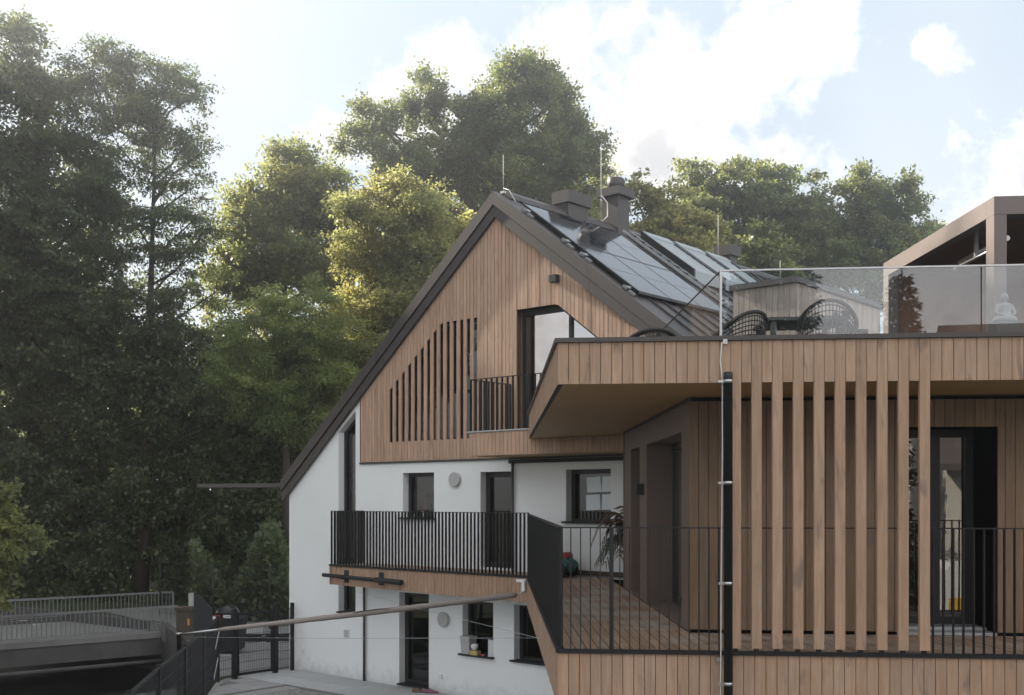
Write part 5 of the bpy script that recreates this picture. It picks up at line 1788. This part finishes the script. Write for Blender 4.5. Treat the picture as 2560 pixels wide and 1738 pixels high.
make_tree('beech_tree', 'low dark beech hanging over the left end of the bridge', 47.0,
          [(120, 1090, 140, 100), (20, 1130, 110, 110), (200, 1200, 110, 100), (90, 1270, 140, 90), (-40, 1300, 90, 90), (180, 1370, 110, 70), (60, 1400, 120, 70), (-90, 1150, 120, 130)],
          (wx(60, 49), 49), 'leaf_dark', 18, 0.35, 0.165, 78, 0.8, 0.55, 0.35, 1.2, 0.4, group='dark trees along the canal', warm=0.25)
make_tree('robinia_tree', 'airy robinia with a bare dark trunk and open feathery crown', 46.0,
          [(220, 170, 70, 50), (290, 160, 60, 45), (360, 200, 60, 45), (430, 190, 40, 28), (250, 260, 90, 60), (350, 280, 70, 40), (430, 260, 45, 30), (490, 235, 26, 22), (400, 330, 50, 30), (470, 350, 40, 28), (500, 385, 26, 20), (300, 370, 90, 60),
           (420, 430, 70, 30), (480, 470, 50, 24), (250, 460, 70, 60), (390, 520, 80, 30), (490, 545, 45, 28), (520, 570, 25, 22), (300, 560, 70, 50), (410, 620, 80, 36), (480, 640, 50, 26), (260, 660, 70, 60), (450, 720, 80, 36), (540, 730, 40, 30), (330, 760, 90, 50), (420, 810, 90, 40)],
          (wx(348, 46), 46), 'leaf_dark', 19, 0.30, 0.13, 88, 0.62, 0.42, 0.5, 0.85, 0.35, group='dark trees along the canal', aspect=0.42, warm=0.4, twigs=0.5)
make_tree('maple_branch_tree', 'leafy young maple overhanging the railing at the left picture edge', 30.0,
          [(-60, 1250, 60, 60), (-25, 1330, 45, 40), (-50, 1400, 50, 50), (5, 1345, 28, 20), (-110, 1330, 80, 120), (-30, 1470, 40, 36)],
          (wx(-120, 30), 30), 'leaf_mid', 20, 0.12, 0.14, 90, 0.5, 0.5, 0.4, 0.8, 0.4, group='dark trees along the canal', warm=0.3)
# background row so that no horizon shows through
make_tree('poplar_tree', 'dark tree far behind the hornbeam closing the view', 62.0,
          [(300, 1050, 200, 200), (500, 1100, 160, 180), (100, 900, 200, 250), (200, 700, 130, 150), (650, 1200, 160, 170), (420, 1400, 250, 110), (150, 1400, 220, 120), (0, 1200, 200, 200)],
          (wx(350, 62), 62), 'leaf_dark', 21, 0.5, 0.30, 46, 1.3, 0.7, 0.2, 0.8, 0.4, group='dark trees along the canal', twigs=0.1)
make_tree('elm_tree', 'dark elm glimpsed between the maple and the alder', 60.0,
          [(780, 1050, 150, 150), (900, 850, 130, 130), (1000, 700, 130, 120), (860, 1250, 180, 150), (700, 900, 120, 120)],
          (wx(850, 60), 60), 'leaf_mid', 22, 0.5, 0.30, 46, 1.3, 0.7, 0.2, 0.7, 0.4, group='dark trees along the canal', twigs=0.1)
make_tree('plane_tree', 'leafy tree low behind the ridge under the oak crown', 60.0,
          [(1150, 520, 90, 70), (1250, 500, 80, 60), (1350, 520, 80, 60), (1450, 500, 80, 60), (1510, 480, 50, 50), (1200, 600, 120, 70), (1400, 600, 120, 60), (1060, 600, 90, 80)],
          (wx(1300, 60), 60), 'leaf_mid', 31, 0.4, 0.16, 84, 0.8, 0.75, 0.15, 0.8, 0.4, group='trees behind the house', warm=0.4)
# right of the chimneys
make_tree('chestnut_tree', 'tall horse chestnut above the rear part of the roof', 56.0,
          [(1790, 440, 70, 50), (1850, 480, 80, 60), (1960, 470, 80, 55), (1990, 530, 90, 70), (1890, 560, 100, 70), (1760, 540, 90, 70), (1720, 470, 40, 30), (2010, 620, 100, 70), (1880, 650, 110, 60), (1780, 640, 90, 60)],
          (wx(1860, 56), 56), 'leaf_oak', 23, 0.45, 0.18, 85, 0.75, 0.42, 0.35, 0.8, 0.45, group='trees behind the house', warm=0.35)
make_tree('young_chestnut', 'bright lower chestnut directly right of the round chimney', 47.0,
          [(1620, 540, 60, 50), (1670, 500, 50, 40), (1580, 480, 30, 26), (1640, 610, 80, 50), (1720, 590, 60, 50), (1700, 650, 90, 40), (1570, 560, 30, 40), (1600, 660, 70, 40)],
          (wx(1650, 47), 47), 'leaf_yellow', 24, 0.25, 0.165, 88, 0.62, 0.42, 0.4, 0.85, 0.45, group='trees behind the house', warm=0.35)
make_tree('small_chestnut', 'small bright chestnut bush behind the rear chimney', 42.0,
          [(1890, 610, 45, 35), (1930, 650, 55, 40), (1870, 660, 50, 35), (1840, 700, 60, 40)],
          (wx(1890, 42), 42), 'leaf_oak', 25, 0.15, 0.18, 62, 0.5, 0.42, 0.4, 0.9, 0.45, group='trees behind the house', warm=0.3)
make_tree('walnut_tree', 'rounded dark walnut between the chestnut and the pergola', 54.0,
          [(2130, 500, 60, 45), (2230, 480, 55, 45), (2270, 540, 50, 45), (2170, 570, 90, 60), (2090, 570, 60, 60), (2260, 610, 60, 50), (2130, 650, 110, 60), (2230, 680, 90, 50), (2050, 680, 80, 50), (2120, 740, 100, 60)],
          (wx(2170, 54), 54), 'leaf_oak', 26, 0.4, 0.15, 120, 0.7, 0.75, 0.12, 0.8, 0.45, group='trees behind the house', warm=0.3)
make_tree('distant_birch', 'small distant tree peeping over the pergola beam', 70.0,
          [(2345, 600, 22, 26), (2310, 640, 30, 26), (2390, 640, 40, 40)], (wx(2345, 70), 70), 'leaf_oak', 27, 0.2, 0.2, 60, 0.5, 0.7, 0.1, 1.0, 0.4, group='trees behind the house')

# unseen tall trees added left of the view to keep sun off the house
for i, (x_, y_, h_, lb) in enumerate(((-22.0, 24.5, 24.0, 'unseen tree added for shade, nearest the viewer on the far canal bank'), (-23.5, 29.5, 26.0, 'unseen tree added for shade, second from the viewer on the far bank'),
                                     (-25.5, 35.0, 27.0, 'tallest of the unseen trees added for shade on the far canal bank'), (-29.0, 40.5, 26.0, 'unseen tree added for shade, beside the last one on the far canal bank'), (-28.5, 47.5, 25.0, 'unseen tree added for shade, furthest along the far canal bank'))):
    tr_ = make_tree('added_shade_tree', lb, y_, [((x_ + a) / y_ * F + 1280, HY - (z - CZ) / y_ * F, r_ / y_ * F, rz / y_ * F) for a, z, r_, rz in
                    ((0, h_ - 3, 3.6, 3.0), (-2.0, h_ - 6, 3.4, 3.0), (2.0, h_ - 6.5, 3.4, 3.0), (0, h_ - 10, 4.4, 3.4), (1.5, h_ - 13, 3.4, 2.6), (-1.8, h_ - 13.5, 3.4, 2.6))],
                    (x_, y_), 'leaf_dark', 40 + i, 0.4, 0.34, 40, 1.0, 0.7, 0.2, 1.25, 0.25, group='unseen trees added for shade on the far bank', twigs=0.15)


def spruce(loc, h, r0, label):
    r_ = np.random.RandomState(77)
    tr = thing('spruce_tree', label, 'tree', loc)
    MB().tube([W(*loc) - ZV * 0.1, W(*loc) + ZV * h * 0.5, W(*loc) + ZV * h], [0.2, 0.12, 0.02], 8).build('trunk', 'bark', tr)
    P_, A_, N_ = [], [], []
    z = 1.2
    while z < h - 0.1:
        L = r0 * (1 - z / h) ** 0.8 * r_.uniform(0.75, 1.1) + 0.15
        nb = 7
        a0 = r_.rand() * 6.28
        for b in range(nb):
            a = a0 + b * 6.28 / nb + r_.normal(0, .15)
            d = np.array([math.cos(a), math.sin(a), 0.0])
            n = int(90 * L)
            f = r_.rand(n) ** 0.8
            p = np.array(loc)[None] + np.array([0, 0, z]) + d[None] * (f * L)[:, None]
            p[:, 2] += -0.35 * f * L + 0.25 * (f ** 2) * L
            side = np.array([-d[1], d[0], 0])
            w_ = 0.32 * L * (1 - f) * f * 2.2 + 0.06
            p += side[None] * (r_.normal(size=n) * w_)[:, None]
            p[:, 2] -= np.abs(r_.normal(size=n)) * 0.14
            ax = unit(d[None] * 0.8 + r_.normal(size=(n, 3)) * 0.5 + np.array([0, 0, -0.35]))
            no = unit(np.array([0, 0, 1.0]) + r_.normal(size=(n, 3)) * 0.5)
            no = unit(no - ax * (no * ax).sum(1)[:, None])
            P_.append(p); A_.append(ax); N_.append(no)
        z += 0.34
    P_, A_, N_ = map(np.concatenate, (P_, A_, N_))
    n = len(P_)
    leaf_mesh('crown', 'needle', tr, P_, A_, N_, 0.16 + 0.12 * r_.rand(n), 0.35, np.stack([0.7 + 0.6 * r_.rand(n), 0.4 * r_.rand(n), np.zeros(n)], 1))


spruce((3.4, -13.2, 0.0), 15.5, 3.3, 'broad dark spruce behind the viewer, the larger of the two')
spruce((7.2, -12.6, 0.0), 11.0, 1.9, 'dark slender spruce behind the viewer mirrored in the terrace glass')
nh = thing('neighbour_house', 'neighbouring cream house with grey gabled roof mirrored in the terrace glass', 'house', (15.5, -17.0, 0))
N_H = lambda a, b, c: W(15.5 + a, -17.0 + b, c)
MB().prism(lambda a, b, c: N_H(b, a, c), [(-4.5, 0), (4.5, 0), (4.5, 5.6), (0, 9.6), (-4.5, 5.6)], -6.0, 6.0).build('wall', 'neighbour_render', nh)
for sg in (-1, 1):
    MB().prism(lambda a, b, c: N_H(b, a, c), [(sg * 5.2, 5.05), (0.0, 9.68), (0.0, 9.9), (sg * 5.2, 5.27)], -6.5, 6.5).build('roof', 'neighbour_roof', nh)
for a in (-4.2, -1.2, 1.8, 4.6):
    for z in (0.9, 3.5):
        wn_ = node('window', nh)
        MB().box(N_H, a - 0.6, a + 0.6, 4.47, 4.54, z, z + 1.4).build('frame', 'white_plastic', wn_)
        MB().add([N_H(a - 0.52, 4.545, z + 0.08), N_H(a + 0.52, 4.545, z + 0.08), N_H(a + 0.52, 4.545, z + 1.32), N_H(a - 0.52, 4.545, z + 1.32)], [(0, 1, 2, 3)]).build('pane', 'pane', wn_)
# shrubs and nettles under the canal trees
r_ = np.random.RandomState(90)
n = 26000
px_ = r_.uniform(-150, 760, n)
Yy = np.where(px_ > 480, r_.uniform(37.5, 41, n), r_.uniform(44.8, 49, n))
hh = r_.rand(n) ** 1.3 * (1.5 + 1.2 * np.sin(px_ * 0.03) + 0.8 * np.sin(px_ * 0.011 + 1))
P_ = np.stack([(px_ - 1280) / F * Yy, Yy, np.maximum(0.02, hh)], 1)
A_ = unit(r_.normal(size=(n, 3)) + np.array([0, 0, 0.5]))
N_ = unit(r_.normal(size=(n, 3)) + np.array([0, -0.4, 0.8]))
N_ = unit(N_ - A_ * (N_ * A_).sum(1)[:, None])
ug = leaf_mesh('undergrowth', 'leaf_dark', None, P_, A_, N_, 0.16 + 0.16 * r_.rand(n), 0.6, np.stack([0.6 + 0.7 * r_.rand(n), 0.5 * r_.rand(n), np.zeros(n)], 1))
ug['label'] = 'dark leafy undergrowth below the canal trees'
# parked van on the street behind the viewer
vb = W(9.0, -10.6, 0)
van = thing('parked_van', 'white van with a yellow stripe parked behind the viewer, mirrored in the door glass', 'van', vb)
VN = lambda a, b, c: vb + W(a, b, c)
MB().prism(VN, [(0, 0.35), (5.0, 0.35), (5.05, 1.1), (4.3, 1.3), (3.6, 2.25), (0.15, 2.3), (0.0, 2.1)], -0.95, 0.95).build('body', 'van_white', van)
MB().box(VN, 0.05, 4.2, 0.951, 0.96, 0.85, 1.2).build('stripe', 'van_yellow', van)
for a0, a1 in ((0.4, 1.5), (1.65, 2.6), (2.75, 3.5)):
    MB().box(VN, a0, a1, 0.951, 0.962, 1.42, 2.05).build('window', 'bin_dark', van)
for a in (0.9, 4.1):
    for b in (-0.9, 0.72):
        MB().tube([VN(a, b, 0.34), VN(a, b + 0.2, 0.34)], 0.34, 18).build('wheel', 'rubber', van)
print('LEAVES', NLEAF[0])

# ================================================================== evening haze, added to carry the glare towards the sun
hm = MB().box(W, -425.0, 325.0, -65.0, 425.0, -4.0, 25.0)
m, t, o = newmat('haze')
pv_ = t.n('ShaderNodeVolumePrincipled')
pv_.inputs['Color'].default_value = (0.95, 0.96, 1.0, 1)
pv_.inputs['Density'].default_value = 0.0030
pv_.inputs['Anisotropy'].default_value = 0.87
t.l(pv_.outputs[0], o.inputs['Volume'])
hz = hm.build('haze', 'haze', None, 'stuff')
hz['label'] = 'thin evening haze over the whole place, added to carry the glare towards the sun'
